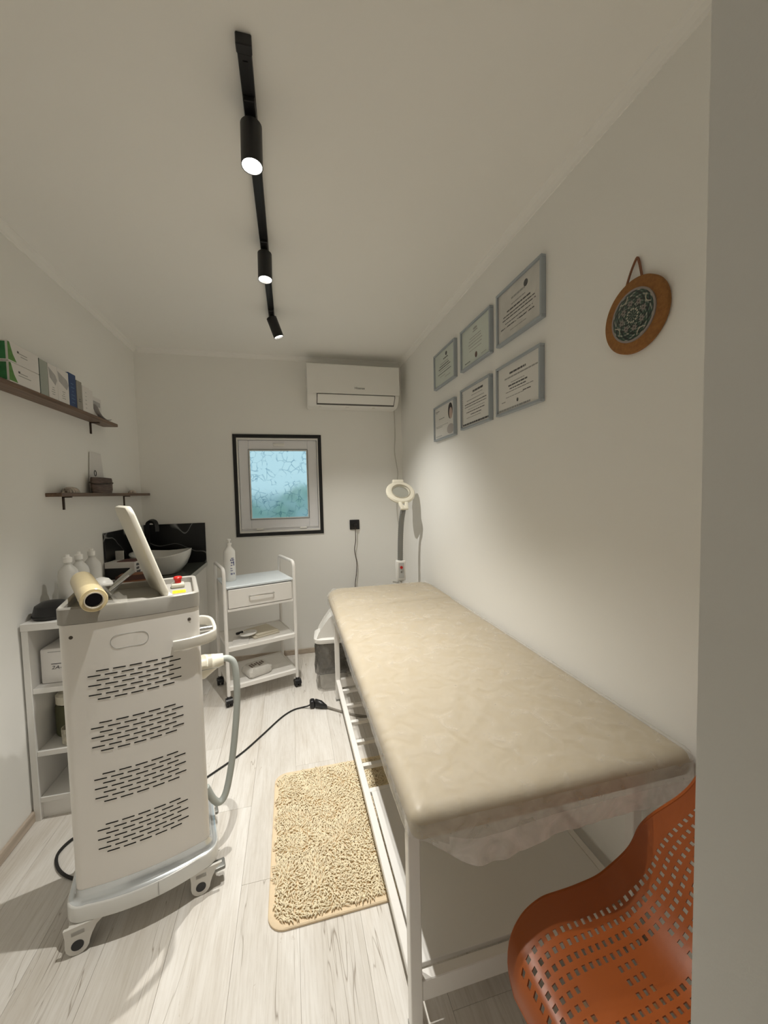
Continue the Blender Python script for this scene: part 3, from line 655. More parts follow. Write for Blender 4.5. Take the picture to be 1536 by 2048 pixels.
t = thing('wooden_pot', 'rough brown wooden pot on the lower shelf between the shells', 'pot', (XL+0.036, 2.575, zl))
bm = B(); loft(bm, [circ(0.026, 0.0, 24, ry=0.108), circ(0.029, 0.02, 24, ry=0.118), circ(0.029, 0.075, 24, ry=0.116), circ(0.028, 0.088, 24, ry=0.112), circ(0.024, 0.088, 24, ry=0.104), circ(0.023, 0.05, 24, ry=0.10)])
obj('pot_body', bm, wood('pot_wood', (0.05, 0.034, 0.027), (0.17, 0.12, 0.10), (20, 8, 60), 0.7), t, True)
bm = B(); tube(bm, [(0.030*cos(a), 0.121*sin(a), 0.055+0.006*sin(2*a)) for a in [2*pi*k/24 for k in range(24)]], 0.004, 6, 2, True, True); obj('rope_band', bm, M_bracket, t, True)
t = thing('paper_pouch', 'tall white paper pouch standing behind the wooden pot', 'pouch', (XL+0.0035, 2.59, zl))
bm = B(); loft(bm, [[Vector((0, -a, z)), Vector((0, a, z)), Vector((b, a, z)), Vector((b, -a, z))] for a, b, z in ((0.085, 0.004, 0.0), (0.085, 0.004, 0.06), (0.078, 0.003, 0.15), (0.066, 0.0015, 0.235))]); obj('pouch_body', bm, M_carton, t)
bm = B(); tube(bm, [(0.0045, -0.02+0.012*cos(a), 0.115+0.016*sin(a)) for a in [2*pi*k/16 for k in range(16)]], 0.0022, 5, 1, False, True); obj('ring_logo', bm, M_print, t)

# ------------------------------------------------------------------ vanity with basin
va = thing('vanity_cabinet', 'white vanity cabinet with dark stone top in the back left corner', 'cabinet', (XL, 2.45, 0))
obj('carcass', bx((0.002, 0, 0.06), (0.415, 0.828, 0.805), 0.002, 1), M_white, va)
obj('plinth', bx((0.02, 0.01, 0), (0.385, 0.82, 0.06)), M_white, va)
for k in range(2):
    d = obj('door', bx((0.416, 0.008+k*0.41, 0.075), (0.434, 0.41+k*0.41, 0.795), 0.003, 1), M_white, va)
obj('countertop', bx((0.002, -0.01, 0.806), (0.443, 0.828, 0.832), 0.003, 1), mat('dark_stone_top', (0.09, 0.095, 0.085), 0.25, var=0.3, vs=30), va)
obj('counter_edge', bx((0.443, -0.01, 0.806), (0.446, 0.828, 0.832)), M_silver, va)
tag(obj('backsplash', bx((-0.215, -0.011, -0.155), (0.215, -0.001, 0.155)), M_marble, None, False, (-0.875, YB, 0.988)), 'black marble splashback panel on the back wall behind the basin', 'splashback', 'black marble splashback panels')
tag(obj('backsplash', bx((0.001, -0.29, -0.155), (0.011, 0.29, 0.155)), M_marble, None, False, (XL, 2.92, 0.988)), 'black marble splashback panel on the left wall beside the basin', 'splashback', 'black marble splashback panels')
ba = thing('wash_basin', 'white ceramic vessel basin on the dark countertop', 'basin', (-0.875, 2.93, 0.8325))
def bring(rx, ry, z, dip=0.0):
    return [Vector((p.x, p.y, z + dip*(p.x/rx)**2)) for p in circ(rx, z, 40, ry=ry, power=0.72)]
bm = B(); loft(bm, [bring(0.10, 0.11, 0.0), bring(0.115, 0.125, 0.004), bring(0.150, 0.155, 0.05), bring(0.172, 0.175, 0.095, 0.01), bring(0.180, 0.185, 0.125, 0.024), bring(0.178, 0.183, 0.129, 0.024), bring(0.170, 0.175, 0.127, 0.024), bring(0.160, 0.165, 0.09, 0.012), bring(0.13, 0.135, 0.04), bring(0.06, 0.06, 0.022)])
obj('bowl', bm, mat('white_ceramic', (0.72, 0.72, 0.70), 0.15, var=0.01, coat=0.4), ba, True)
fa = thing('basin_faucet', 'tall square black faucet beside the marble splashback', 'faucet', (-1.03, 3.16, 0.8325))
bm = B(); cyl(bm, (0, 0, 0), (0, 0, 0.012), 0.026, 20); obj('base', bm, M_blackp, fa, True)
bm = B(); P = smooth_path([(0, 0, 0.01), (0, 0, 0.2), (0, 0, 0.30), (0.008, -0.004, 0.335), (0.035, -0.016, 0.345), (0.062, -0.03, 0.335), (0.07, -0.034, 0.30), (0.07, -0.034, 0.27)], 6); sweep(bm, P, [(-0.014, -0.010), (0.014, -0.010), (0.014, 0.010), (-0.014, 0.010)]); obj('spout', bm, M_black, fa, True)
bm = B(); box(bm, (-0.006, -0.012, 0.10), (0.006, -0.06, 0.112) if False else (0.006, 0.0, 0.112)); box(bm, (-0.005, -0.07, 0.108), (0.005, -0.01, 0.118)); obj('lever', bm, M_black, fa)
# things on the counter
t = thing('product_box', 'open white box with dark lining and lid up on the countertop', 'box', (-1.000, 2.66, 0.8325), R(-8))
obj('carton_body', bx((-0.085, -0.06, 0), (0.085, 0.06, 0.135), 0.002, 1), M_carton, t)
obj('dark_front', bx((-0.083, -0.0612, 0.004), (0.058, -0.0595, 0.100)), M_blackp, t)
obj('lid', bx((-0.084, 0.052, 0.1355), (-0.035, 0.058, 0.190), 0.001, 1), M_papers, t)
obj('maroon_top', bx((-0.02, -0.05, 0.1345), (0.084, 0.05, 0.139)), mat('maroon', (0.12, 0.045, 0.04), 0.5), t)
bm = B()
for k in range(5): box(bm, (0.0848, -0.04, 0.02+k*0.022), (0.0858, -0.01+0.006*(k % 3), 0.034+k*0.022))
obj('side_print', bm, M_print, t)
t = thing('leather_pouch', 'flat brown leather pouch lying on the near end of the countertop', 'pouch', (-0.905, 2.515, 0.8325), R(10))
bm = B(); loft(bm, [ring3(rrect(0.15, 0.11, 0.02), 0), ring3(rrect(0.16, 0.12, 0.02), 0.02), ring3(rrect(0.155, 0.115, 0.02), 0.07), ring3(rrect(0.13, 0.09, 0.02), 0.078)]); obj('pouch_body', bm, M_leather, t, True)
obj('flap', bx((-0.078, -0.061, 0.05), (0.078, -0.057, 0.079), 0.001, 1), mat('dark_leather', (0.06, 0.02, 0.012), 0.45), t)
tag(obj('flat_box', bx((-0.042, -0.032, 0), (0.042, 0.032, 0.045), 0.002, 1), M_carton, None, False, (-1.050, 2.505, 0.8327), (0, 0, R(-4))), 'white flat box lying in front of the dark lined box', 'box')

# ------------------------------------------------------------------ low bookcase at the left wall
bk = thing('bookcase', 'low white open bookcase against the left wall behind the machine', 'bookcase', (XL+0.008, 1.86, 0))
bw, bd, bh, th = 0.36, 0.50, 0.845, 0.024
for xx in (0, bw-th): obj('side_panel', bx((xx, 0, 0), (xx+th, bd, bh-0.0305), 0.001, 1), M_white, bk)
obj('top_panel', bx((0, -0.004, bh-0.030), (bw, bd, bh), 0.0015, 1), M_white, bk)
for z in (0.075, 0.275, 0.545): obj('shelf', bx((th+0.0005, 0.004, z), (bw-th-0.0005, bd-0.01, z+0.022), 0.001, 1), M_white, bk)
obj('back_panel', bx((th, bd-0.008, 0.02), (bw-th, bd-0.001, bh-0.031)), M_white, bk)
obj('plinth', bx((th, 0.02, 0), (bw-th, 0.035, 0.0745)), M_white, bk)
t = thing('labelled_carton', 'white carton with a handwritten label inside the bookcase', 'box', (XL+0.008+0.112, 1.90, 0.5675))
obj('carton_body', bx((-0.075, 0, 0), (0.075, 0.2, 0.152), 0.008, 2), M_carton, t, True)
obj('black_line', bx((-0.035, -0.0006, 0.083), (0.06, 0.001, 0.086)), M_print, t)
obj('grey_line', bx((-0.045, -0.0006, 0.135), (0.04, 0.001, 0.138)), M_printg, t)
text('handwriting', '2A-2B', 0.021, M_print, t, (-0.002, -0.0008, 0.068), (R(90), 0, 0), 0.0002, 1.25, 0.25)
t = thing('storage_jar', 'olive fabric jar with pale lid on the middle bookcase shelf', 'jar', (XL+0.008+0.088, 2.00, 0.2975))
bm = B(); lathe(bm, [(0.05, 0), (0.055, 0.01), (0.055, 0.13), (0.05, 0.14)], 24); obj('jar_body', bm, M_olive, t, True)
bm = B(); lathe(bm, [(0.045, 0.1405), (0.052, 0.145), (0.052, 0.18), (0.04, 0.19)], 24); obj('lid', bm, M_ivory, t, True)
t = thing('patterned_cup', 'small spotted cup beside the olive jar in the bookcase', 'cup', (XL+0.008+0.125, 1.905, 0.2975))
bm = B(); lathe(bm, [(0.022, 0), (0.027, 0.004), (0.028, 0.07), (0.025, 0.07), (0.024, 0.01)], 20); obj('cup_body', bm, mat('spotted_ceramic', (0.45, 0.42, 0.34), 0.4, var=0.9, vs=60), t, True)
t = thing('storage_pouch', 'glossy black domed case on top of the bookcase', 'case', (XL+0.088, 1.935, 0.8455))
bm = B(); loft(bm, [[Vector((p.x, p.y, z)) for p in circ(rx, 0, 28, ry=rx*0.8)] for rx, z in ((0.070, 0), (0.074, 0.008), (0.071, 0.03), (0.064, 0.055), (0.04, 0.07), (0.01, 0.075))]); obj('case_body', bm, M_blackp, t, True)
bm = B(); tube(bm, [(0.075*cos(a), 0.075*0.8*sin(a), 0.012) for a in [2*pi*k/24 for k in range(24)]], 0.003, 6, 1, False, True); obj('zip_rim', bm, M_rubber, t, True)
BG = 'white bottles on the bookcase'
for i, (xx, yy, lab) in enumerate(((-0.990, 2.022, 'nearest of the three white refill bottles on the bookcase'), (-0.984, 2.104, 'middle of the three white refill bottles on the bookcase'), (-0.983, 2.222, 'farthest of the three white refill bottles on the bookcase'))):
    t = thing('refill_bottle', lab, 'bottle', (xx, yy, 0.8455), 0, BG)
    bm = B(); lathe(bm, [(0.036, 0), (0.039, 0.006), (0.039, 0.165), (0.035, 0.185), (0.019, 0.206), (0.014, 0.212), (0.014, 0.222)], 28); obj('bottle_body', bm, mat('translucent_white', (0.62, 0.61, 0.58), 0.4, var=0.02), t, True)
    bm = B(); lathe(bm, [(0.017, 0.2222), (0.017, 0.243), (0.010, 0.247), (0.008, 0.258)], 20); obj('cap', bm, M_wplast, t, True)
t = thing('cream_jar', 'white jar with a domed lid behind the film roll', 'jar', (-0.870, 2.04, 0.8455))
bm = B(); lathe(bm, [(0.040, 0), (0.045, 0.005), (0.045, 0.075), (0.043, 0.080)], 28); obj('jar_body', bm, M_wplast, t, True)
bm = B(); lathe(bm, [(0.047, 0.0805), (0.049, 0.09), (0.044, 0.115), (0.030, 0.132), (0.010, 0.14)], 28); obj('domed_lid', bm, M_wplast, t, True)

# ------------------------------------------------------------------ laser machine
MR = R(14.5)
mc = thing('laser_machine', 'tall white wheeled laser machine with slotted rear panel', 'machine', (-0.490, 1.340, 0), MR)
def outline(w, d, bow, r, off=0.0, y0=0.0, nb=14, n=6):
    hw = w/2+off; r = max(0.004, r+off*0.5); pts = []
    for k in range(nb+1):                                      # bowed front, left to right
        x = -hw+r + (2*hw-2*r)*k/nb
        pts.append((x, y0-off-bow*(1-(x/hw)**2)))
    b0 = bow*(1-((hw-r)/hw)**2)
    fy = y0-off-b0
    for k in range(1, n+1):
        a = -pi/2 + (pi/2)*k/n; pts.append((hw-r+r*cos(a), fy+r+r*sin(a)))
    yb = y0+d+off
    for k in range(n+1):
        a = (pi/2)*k/n; pts.append((hw-r+r*cos(a), yb-r+r*sin(a)))
    for k in range(n+1):
        a = pi/2+(pi/2)*k/n; pts.append((-hw+r+r*cos(a), yb-r+r*sin(a)))
    for k in range(n):
        a = pi+(pi/2)*k/n; pts.append((-hw+r+r*cos(a), fy+r+r*sin(a)))
    return pts
BWD, BDP, BOW = 0.372, 0.30, 0.022
ol = lambda off=0.0: outline(BWD, BDP, BOW, 0.025, off)
bm = B(); loft(bm, [ring3(ol(), 0.150), ring3(ol(), 0.985)]); obj('body', bm, M_mach, mc, True)
bm = B(); loft(bm, [ring3(ol(-0.002), 0.9852), ring3(ol(0.003), 0.987), ring3(ol(0.003), 1.032), ring3(ol(0.0), 1.036), ring3(ol(-0.008), 1.036), ring3(ol(-0.012), 1.033), ring3(ol(-0.014), 1.014)]); obj('top_tray', bm, M_grey, mc, True)
bo = lambda off=0.0: outline(0.425, 0.345, 0.045, 0.055, off, -0.006)
bm = B(); loft(bm, [ring3(bo(-0.01), 0.086), ring3(bo(0.0), 0.090), ring3(bo(0.0), 0.132), ring3(bo(-0.002), 0.136), ring3(bo(-0.004), 0.137)]); obj('base', bm, mat('base_silver_white', (0.66, 0.66, 0.64), 0.3, 0.15, var=0.02), mc, True)
bm = B(); R0, R1 = bo(-0.004), ol(0.0005)
def mixr(t, z):
    return [Vector((a[0]+(b[0]-a[0])*t, a[1]+(b[1]-a[1])*t, z)) for a, b in zip(R0, R1)]
loft(bm, [mixr(0, 0.1372), mixr(0.35, 0.1385), mixr(0.65, 0.1435), mixr(0.88, 0.155), mixr(1.0, 0.172)], False, False); obj('base_fillet', bm, mat('base_silver', (0.60, 0.63, 0.65), 0.22, 0.6, var=0.02), mc, True)
obj('base_seam', bx((0.030, -0.0516, 0.091), (0.0315, -0.049, 0.135)), M_printg, mc)
fy = lambda x: -BOW*(1-(x/(BWD/2))**2)
# ventilation slots: four groups of seven staggered rows
slot_me = {}
def slot(x, z, l):
    key = round(l, 4)
    if key not in slot_me:
        bm = B(); prism(bm, rrect(l, 0.0032, 0.0015, 2), -0.0005, 0.002, Matrix.Rotation(pi/2, 4, 'X'))
        me = bpy.data.meshes.new('vent_slot'); bmesh.ops.recalc_face_normals(bm, faces=bm.faces[:]); bm.to_mesh(me); bm.free(); me.materials.append(mat('slot_black', (0.008, 0.007, 0.006), 0.9)); slot_me[key] = me
    o = bpy.data.objects.new('vent_slot', slot_me[key]); s = 2*BOW*x/(BWD/2)**2
    o.location = (x, fy(x)+0.0012, z); o.rotation_euler = (0, 0, math.atan(s)); link(o, mc)
for g in range(4):
    z0 = 0.838-0.160*g
    for rr in range(7):
        n = 5 if rr % 2 == 0 else 6
        for k in range(n):
            x = -0.121+(0.0215 if rr % 2 == 0 else 0.0)+0.0165+k*0.0425
            slot(x, z0-rr*0.0145, 0.033)
# panel details
bm = B(); tube(bm, [Vector((p[0], fy(p[0])-0.0002, p[1])) for p in rrect(0.098, 0.042, 0.0205, 8, -0.010, 0.918)], 0.0007, 5, 1, False, True); obj('oval_plate_outline', bm, M_printg, mc)
for x in (-0.155, 0.155):
    bm = B(); cyl(bm, (x, fy(x)+0.002, 0.948), (x, fy(x)-0.0012, 0.948), 0.0052, 14); obj('screw', bm, mat('screw_dark', (0.10, 0.085, 0.07), 0.5, 0.4), mc, True)
# wrap-around handle
bm = B(); P = smooth_path([(0.105, -0.024, 0.873), (0.145, -0.022, 0.873), (0.190, -0.010, 0.873), (0.224, 0.014, 0.873), (0.234, 0.045, 0.873), (0.234, 0.13, 0.873), (0.226, 0.185, 0.873), (0.205, 0.215, 0.873), (0.182, 0.222, 0.873)], 8)
sec = [(a, b) for a, b in rrect(0.012, 0.036, 0.005, 3)]
sweep(bm, P, sec); obj('handle', bm, mat('handle_silver_white', (0.70, 0.68, 0.62), 0.28, 0.2, var=0.02), mc, True)
bm = B(); cyl(bm, (0.180, 0.10, 0.873), (0.230, 0.10, 0.873), 0.010, 14); obj('handle_bar', bm, M_chrome, mc, True)
# tablet screen on a hinged arm
bm = B(); DP = rrect(0.25, 0.33, 0.032, 6)
def dring(o, xx):
    return [Vector((xx, p[0]*(1-o/0.125), p[1]*(1-o/0.165))) for p in DP]
loft(bm, [dring(0.007, -0.010), dring(0.002, -0.0075), dring(0.0, -0.003), dring(0.0, 0.004), dring(0.002, 0.008), dring(0.005, 0.0095)])
sc = obj('display', bm, mat('display_cream', (0.68, 0.65, 0.57), 0.35, var=0.02), mc, True, (0.018, 0.175, 1.168), (0, R(-17.5), R(14)))
obj('screen', bx((0.0096, -0.105, -0.14), (0.0104, 0.105, 0.14)), M_blackp, sc)
obj('display_foot', bx((-0.010, -0.127, -0.171), (0.016, -0.045, -0.158), 0.005, 2), M_wplast, sc, True)
bm = B(); sweep(bm, smooth_path([(-0.085, 0.165, 1.022), (-0.055, 0.175, 1.062), (-0.010, 0.185, 1.100)], 4), rrect(0.03, 0.014, 0.004, 2)); obj('hinge_arm', bm, M_silver, mc, True)
bm = B(); cyl(bm, (-0.075, 0.135, 1.045), (-0.020, 0.150, 1.088), 0.005, 10); obj('hinge_strut', bm, M_chrome, mc, True)
bm = B(); loft(bm, [ring3(rrect(0.20, 0.15, 0.03, 6, -0.03, 0.155), 1.0142), ring3(rrect(0.19, 0.14, 0.03, 6, -0.03, 0.155), 1.019)]); obj('arm_base_plate', bm, M_grey, mc, True)
# emergency stop and sticker
es = obj('emergency_stop', bx((0.103, 0.185, 1.0142), (0.148, 0.235, 1.030), 0.006, 2), mat('stop_base', (0.50, 0.48, 0.40), 0.4), mc, True)
bm = B(); lathe(bm, [(0.011, 1.0303), (0.011, 1.042), (0.014, 1.043), (0.015, 1.050), (0.012, 1.054), (0.001, 1.055)], 20, 0.126, 0.212); obj('red_button', bm, M_red, es, True)
st = obj('yellow_sticker', bx((0.108, 0.105, 1.0142), (0.150, 0.150, 1.0152)), M_yellow, mc)
bm = B()
for k in range(4): box(bm, (0.113, 0.112+k*0.009, 1.0151), (0.145-0.004*(k % 2), 0.115+k*0.009, 1.0156))
obj('sticker_print', bm, mat('sticker_brown', (0.40, 0.25, 0.02), 0.6), st)
# handpiece and hose on the right side
bm = B(); loft(bm, [[Vector((x, 0.185+ry*cos(a), 0.700+dz+rz*sin(a))) for a in [2*pi*k/20 for k in range(20)]] for x, ry, rz, dz in ((0.183, 0.040, 0.045, 0), (0.20, 0.040, 0.045, 0), (0.222, 0.034, 0.036, 0.006), (0.245, 0.026, 0.027, 0.012), (0.268, 0.022, 0.022, 0.014))])
obj('handpiece', bm, M_ivory, mc, True)
obj('handpiece_seam', bx((0.188, 0.1445, 0.702), (0.245, 0.1455, 0.704)), M_printg, mc)
bm = B(); tube(bm, [(0.262, 0.185, 0.715), (0.285, 0.183, 0.714), (0.305, 0.178, 0.694), (0.312, 0.172, 0.64), (0.310, 0.165, 0.54), (0.296, 0.155, 0.42), (0.276, 0.145, 0.30), (0.252, 0.130, 0.215), (0.228, 0.118, 0.196), (0.206, 0.11, 0.222), (0.184, 0.105, 0.280)], 0.0125, 14, 6)
obj('hose', bm, M_hose, mc, True)
# casters
def caster(x, y, pedal, face):
    c = obj('caster', bx((x-0.026, y-0.030, 0.052), (x+0.026, y+0.03, 0.0855), 0.010, 2), mat('caster_white', (0.62, 0.60, 0.56), 0.4), mc, True)
    bm = B()
    for s in (-1, 1):
        loft(bm, [[Vector((x+a, yy, z)) for a, z in [(-0.034, 0.088), (-0.031, 0.060), (-0.032, 0.034)] + [(-0.002+0.0295*cos(t), 0.031+0.0295*sin(t)) for t in [pi+pi*k/8 for k in range(9)]] + [(0.034, 0.050), (0.046, 0.072), (0.066, 0.088)]] for yy in sorted((y+s*0.030, y+s*0.022))])
    obj('fork', bm, mat('caster_white', (0.62, 0.60, 0.56), 0.4), c, True)
    bm = B(); cyl(bm, (x-0.002, y-0.0215, 0.0275), (x-0.002, y+0.0215, 0.0275), 0.0272, 24); obj('wheel', bm, M_rubber, c, True)
    bm = B(); cyl(bm, (x-0.002, y-0.0312, 0.031), (x-0.002, y+0.0312, 0.031), 0.0155, 20); obj('hub_cap', bm, M_blackp, c, True)
    if pedal:
        bm = B(); box(bm, (x+0.030, y-0.02, 0.046), (x+0.078, y+0.02, 0.060), 0.005, 2, None); obj('brake_pedal', bm, M_goose, c, True)
caster(-0.180, 0.000, False, 1); caster(0.152, 0.006, True, 1); caster(-0.155, 0.27, False, 1); caster(0.152, 0.27, True, 1)
# film roll lying on the tray
fr_a, fr_b = Vector((-0.541, 1.222, 1.0695)), Vector((-0.712, 1.535, 1.0695))
fr = thing('film_roll', 'clear plastic film roll on a cardboard core lying on the machine', 'film roll', (fr_a+fr_b)/2)
ax = (fr_b-fr_a); L2 = ax.length/2; ax.normalize()
bm = B(); r0 = 0.0330
q = Vector((0, 0, 1)).rotation_difference(ax).to_matrix().to_4x4()
loft(bm, [circ(a, z, 32) for a, z in ((0.0235, -L2+0.004), (r0-0.002, -L2+0.004), (r0, -L2+0.006), (r0, L2-0.006), (r0-0.002, L2-0.004), (0.0235, L2-0.004), (0.0235, -L2+0.004))], False, False)
bmesh.ops.transform(bm, matrix=q, verts=bm.verts[:]); obj('film', bm, mat('film_yellowish', (0.72, 0.60, 0.36), 0.18, var=0.04, vs=30), fr, True)
bm = B(); loft(bm, [circ(a, z, 32) for a, z in ((0.0232, -L2), (0.0232, L2), (0.0205, L2), (0.0205, -L2), (0.0232, -L2))], False, False)
bmesh.ops.transform(bm, matrix=q, verts=bm.verts[:]); obj('core', bm, [mat('core_card', (0.62, 0.56, 0.46), 0.7)], fr, True)
bm = B(); loft(bm, [circ(0.0202, z, 32) for z in (-L2+0.02, L2-0.004)], True, True)
bmesh.ops.transform(bm, matrix=q, verts=bm.verts[:]); obj('core_inside', bm, mat('core_dark', (0.012, 0.011, 0.02), 0.8), fr, True)
bm = B(); side = ax.cross(Vector((0, 0, 1))).normalized(); P = smooth_path([(0.030, 0.033), (0.052, 0.012), (0.072, -0.022), (0.092, -0.033), (0.105, -0.030)] and [Vector((a, 0, b)) for a, b in ((0.020, 0.028), (0.040, 0.012), (0.055, -0.016), (0.075, -0.028), (0.092, -0.026))], 5)
rows_ = []
for j in range(7):
    v = -L2+0.02 + j*0.030
    rows_.append([side*(p.x*(1-0.04*abs(j-3))) + Vector((0, 0, p.z+0.004*sin(j*1.7+i*0.5)*(i/len(P)))) + ax*v for i, p in enumerate(P)])
loft(bm, rows_, False, False, False); obj('loose_film_end', bm, film_mat('film_clear', 0.16, (0.85, 0.82, 0.75), 0.12), fr, True)

# ------------------------------------------------------------------ trolley
TR = R(18.5)
tr_ = thing('salon_trolley', 'white three tier metal trolley with a drawer under the window', 'trolley', (-0.425, 2.58, 0), TR)
TW, TD = 0.455, 0.335
def bent(x):
    pr = 0.0115; rr = 0.035; zt = 0.885
    P = [(x, 0, 0.060), (x, 0, zt-rr)] + [(x, rr-rr*cos(a), zt-rr+rr*sin(a)) for a in [pi/2*k/6 for k in range(1, 7)]]
    P += [(x, TD-rr+rr*sin(a), zt-rr+rr*cos(a)) for a in [pi/2*k/6 for k in range(0, 6)]] + [(x, TD, zt-rr), (x, TD, 0.060)]
    bm = B(); tube(bm, P, pr, 12, 1, False); return bm
for x in (0.0, TW): obj('side_tube', bent(x), M_wmetal, tr_, True)
def tray(z, lip):
    bm = B(); box(bm, (0.012, -0.006, z), (TW-0.012, TD+0.006, z+0.006))
    box(bm, (0.012, -0.012, z-0.016), (TW-0.012, -0.006, z+lip)); box(bm, (0.012, TD+0.006, z-0.016), (TW-0.012, TD+0.012, z+0.012))
    box(bm, (0.006, -0.010, z-0.016), (0.012, TD+0.010, z+0.010)); box(bm, (TW-0.012, -0.010, z-0.016), (TW-0.006, TD+0.010, z+0.010))
    return bm
obj('tray', tray(0.372, 0.008), M_wmetal, tr_); obj('tray', tray(0.118, 0.008), M_wmetal, tr_)
obj('top_plate', bx((0.010, -0.008, 0.758), (TW-0.010, TD+0.008, 0.772), 0.002, 1), mat('white_top_window_sheen', (0.70, 0.76, 0.80), 0.25, var=0.01), tr_)  # white top; its pale blue is the window's reflection put into the colour
bm = B(); box(bm, (0.013, 0.004, 0.628), (0.018, TD, 0.757)); box(bm, (TW-0.018, 0.004, 0.628), (TW-0.013, TD, 0.757)); box(bm, (0.018, TD-0.006, 0.628), (TW-0.018, TD, 0.757)); box(bm, (0.013, -0.008, 0.612), (TW-0.013, TD, 0.626))
obj('drawer_case', bm, M_wmetal, tr_)
dr = obj('drawer', bx((0.020, -0.008, 0.630), (TW-0.020, 0.010, 0.752), 0.003, 1), M_wmetal, tr_)
obj('drawer_box', bx((0.030, 0.0105, 0.635), (TW-0.030, TD-0.02, 0.70)), M_wmetal, dr)
bm = B(); tube(bm, [(0.150, -0.008, 0.698), (0.150, -0.026, 0.698), (0.158, -0.030, 0.698), (0.298, -0.030, 0.698), (0.306, -0.026, 0.698), (0.306, -0.008, 0.698)], 0.0048, 8, 1, False); obj('drawer_handle', bm, M_chrome, dr, True)
for x in (0.0, TW):
    for y in (0.0, TD):
        bm = B(); cyl(bm, (x, y, 0.045), (x, y, 0.066), 0.013, 14); c = obj('caster', bm, M_blackp, tr_, True)
        bm = B()
        for s in (-1, 1): cyl(bm, (x+s*0.006, y, 0.0255), (x+s*0.019, y, 0.0255), 0.0253, 20)
        obj('wheel', bm, M_rubber, c, True)
        bm = B(); loft(bm, [[Vector((xx, y+0.028*cos(a), 0.0265+0.028*sin(a))) for a in [pi*k/10 for k in range(11)]] for xx in (x-0.021, x+0.021)]); obj('wheel_hood', bm, M_blackp, c, True)
def on_trolley(lx, ly, z):
    return (-0.425+lx*cos(TR)-ly*sin(TR), 2.58+lx*sin(TR)+ly*cos(TR), z)
t = thing('pump_bottle', 'tall white pump bottle with blue print on the trolley top', 'bottle', on_trolley(0.072, 0.19, 0.7725), R(10))
bm = B(); lathe(bm, [(0.035, 0), (0.038, 0.006), (0.038, 0.19), (0.036, 0.205), (0.016, 0.232), (0.014, 0.245)], 32); obj('bottle_body', bm, M_wplast, t, True)
bm = B(); lathe(bm, [(0.017, 0.2452), (0.017, 0.258), (0.008, 0.26), (0.007, 0.274), (0.012, 0.275), (0.014, 0.284), (0.004, 0.286)], 20); box(bm, (-0.005, -0.030, 0.277), (0.005, 0, 0.284)); obj('pump', bm, M_wplast, t, True)
bm = B(); rnd = random.Random(3)
def on_cyl(a, z): return Vector((0.0384*sin(a), -0.0384*cos(a), z))
for z, a0, a1, h in ((0.152, 0.25, 0.75, 0.008), (0.138, 0.1, 0.85, 0.012), (0.122, 0.2, 0.7, 0.010), (0.105, 0.15, 0.45, 0.008), (0.105, 0.6, 0.85, 0.03), (0.085, 0.1, 0.4, 0.006), (0.070, 0.1, 0.5, 0.006), (0.045, 0.1, 0.45, 0.012), (0.045, 0.55, 0.85, 0.012)):
    a = a0
    while a < a1:
        d = min(rnd.uniform(0.05, 0.16), a1-a); vs = [bm.verts.new(on_cyl(a, z)), bm.verts.new(on_cyl(a+d, z)), bm.verts.new(on_cyl(a+d, z+h)), bm.verts.new(on_cyl(a, z+h))]; bm.faces.new(vs); a += d+0.05
o = obj('blue_print', bm, mat('blue_print', (0.04, 0.05, 0.20), 0.5), t); o['kind'] = 'stuff'
t = thing('towel_pack', 'folded cream cloth and envelope on the middle trolley tray', 'cloth', on_trolley(0.255, 0.165, 0.3785), TR+R(8))
obj('cloth_fold', bx((-0.085, -0.10, 0), (0.10, 0.10, 0.012), 0.005, 2), mat('cream_cloth', (0.66, 0.61, 0.50), 0.8, bump=0.3, bs=120), t, True)
obj('upper_fold', bx((-0.07, -0.09, 0.0122), (0.09, 0.085, 0.022), 0.004, 2, Matrix.Rotation(R(5), 4, 'Z')), mat('cream_cloth', (0.66, 0.61, 0.50), 0.8), t, True)
tag(obj('envelope', bx((-0.05, -0.075, 0), (0.05, 0.075, 0.006), 0.001, 1), M_carton, None, False, on_trolley(0.105, 0.09, 0.3785), (0, 0, TR+R(-14))), 'white paper envelope left of the cloth on the middle tray', 'envelope')
t = thing('goggles', 'white safety goggles with a black strap end on the middle tray', 'goggles', on_trolley(0.16, 0.115, 0.4012), TR+R(20))
bm = B(); tube(bm, [(0.055*cos(a), 0.042*sin(a), 0.008) for a in [2*pi*k/20 for k in range(20)]], 0.006, 8, 1, False, True); obj('goggle_rim', bm, M_wplast, t, True)
bm = B(); loft(bm, [circ(0.052, 0.004, 24, ry=0.039), circ(0.052, 0.010, 24, ry=0.039), circ(0.03, 0.017, 24, ry=0.022)]); obj('visor', bm, mat('visor_grey', (0.66, 0.66, 0.64), 0.2), t, True)
obj('dark_temple', bx((-0.068, 0.030, 0.006), (-0.018, 0.046, 0.022), 0.004, 2), M_blackp, t, True)
t = thing('cotton_pack', 'crumpled plastic pack of pads on the bottom trolley tray', 'pack', on_trolley(0.205, 0.105, 0.1245), TR+R(12))
bm = B(); rnd = random.Random(9)
loft(bm, [[Vector((x, y, z)) + Vector((rnd.uniform(-.004, .004), rnd.uniform(-.004, .004), rnd.uniform(-.003, .003) if z > 0.01 else 0.003)) for x, y in rrect(w, d, 0.02, 4)] for w, d, z in ((0.15, 0.13, 0.0), (0.165, 0.145, 0.02), (0.16, 0.14, 0.045), (0.13, 0.11, 0.058))]); obj('pack_body', bm, mat('pack_film', (0.68, 0.66, 0.62), 0.22, var=0.1, vs=40), t, True)
bm = B()
for k in range(6): box(bm, (-0.05+k*0.018, -0.03+0.01*(k % 3), 0.0585), (-0.04+k*0.018, 0.02+0.008*(k % 2), 0.0615))
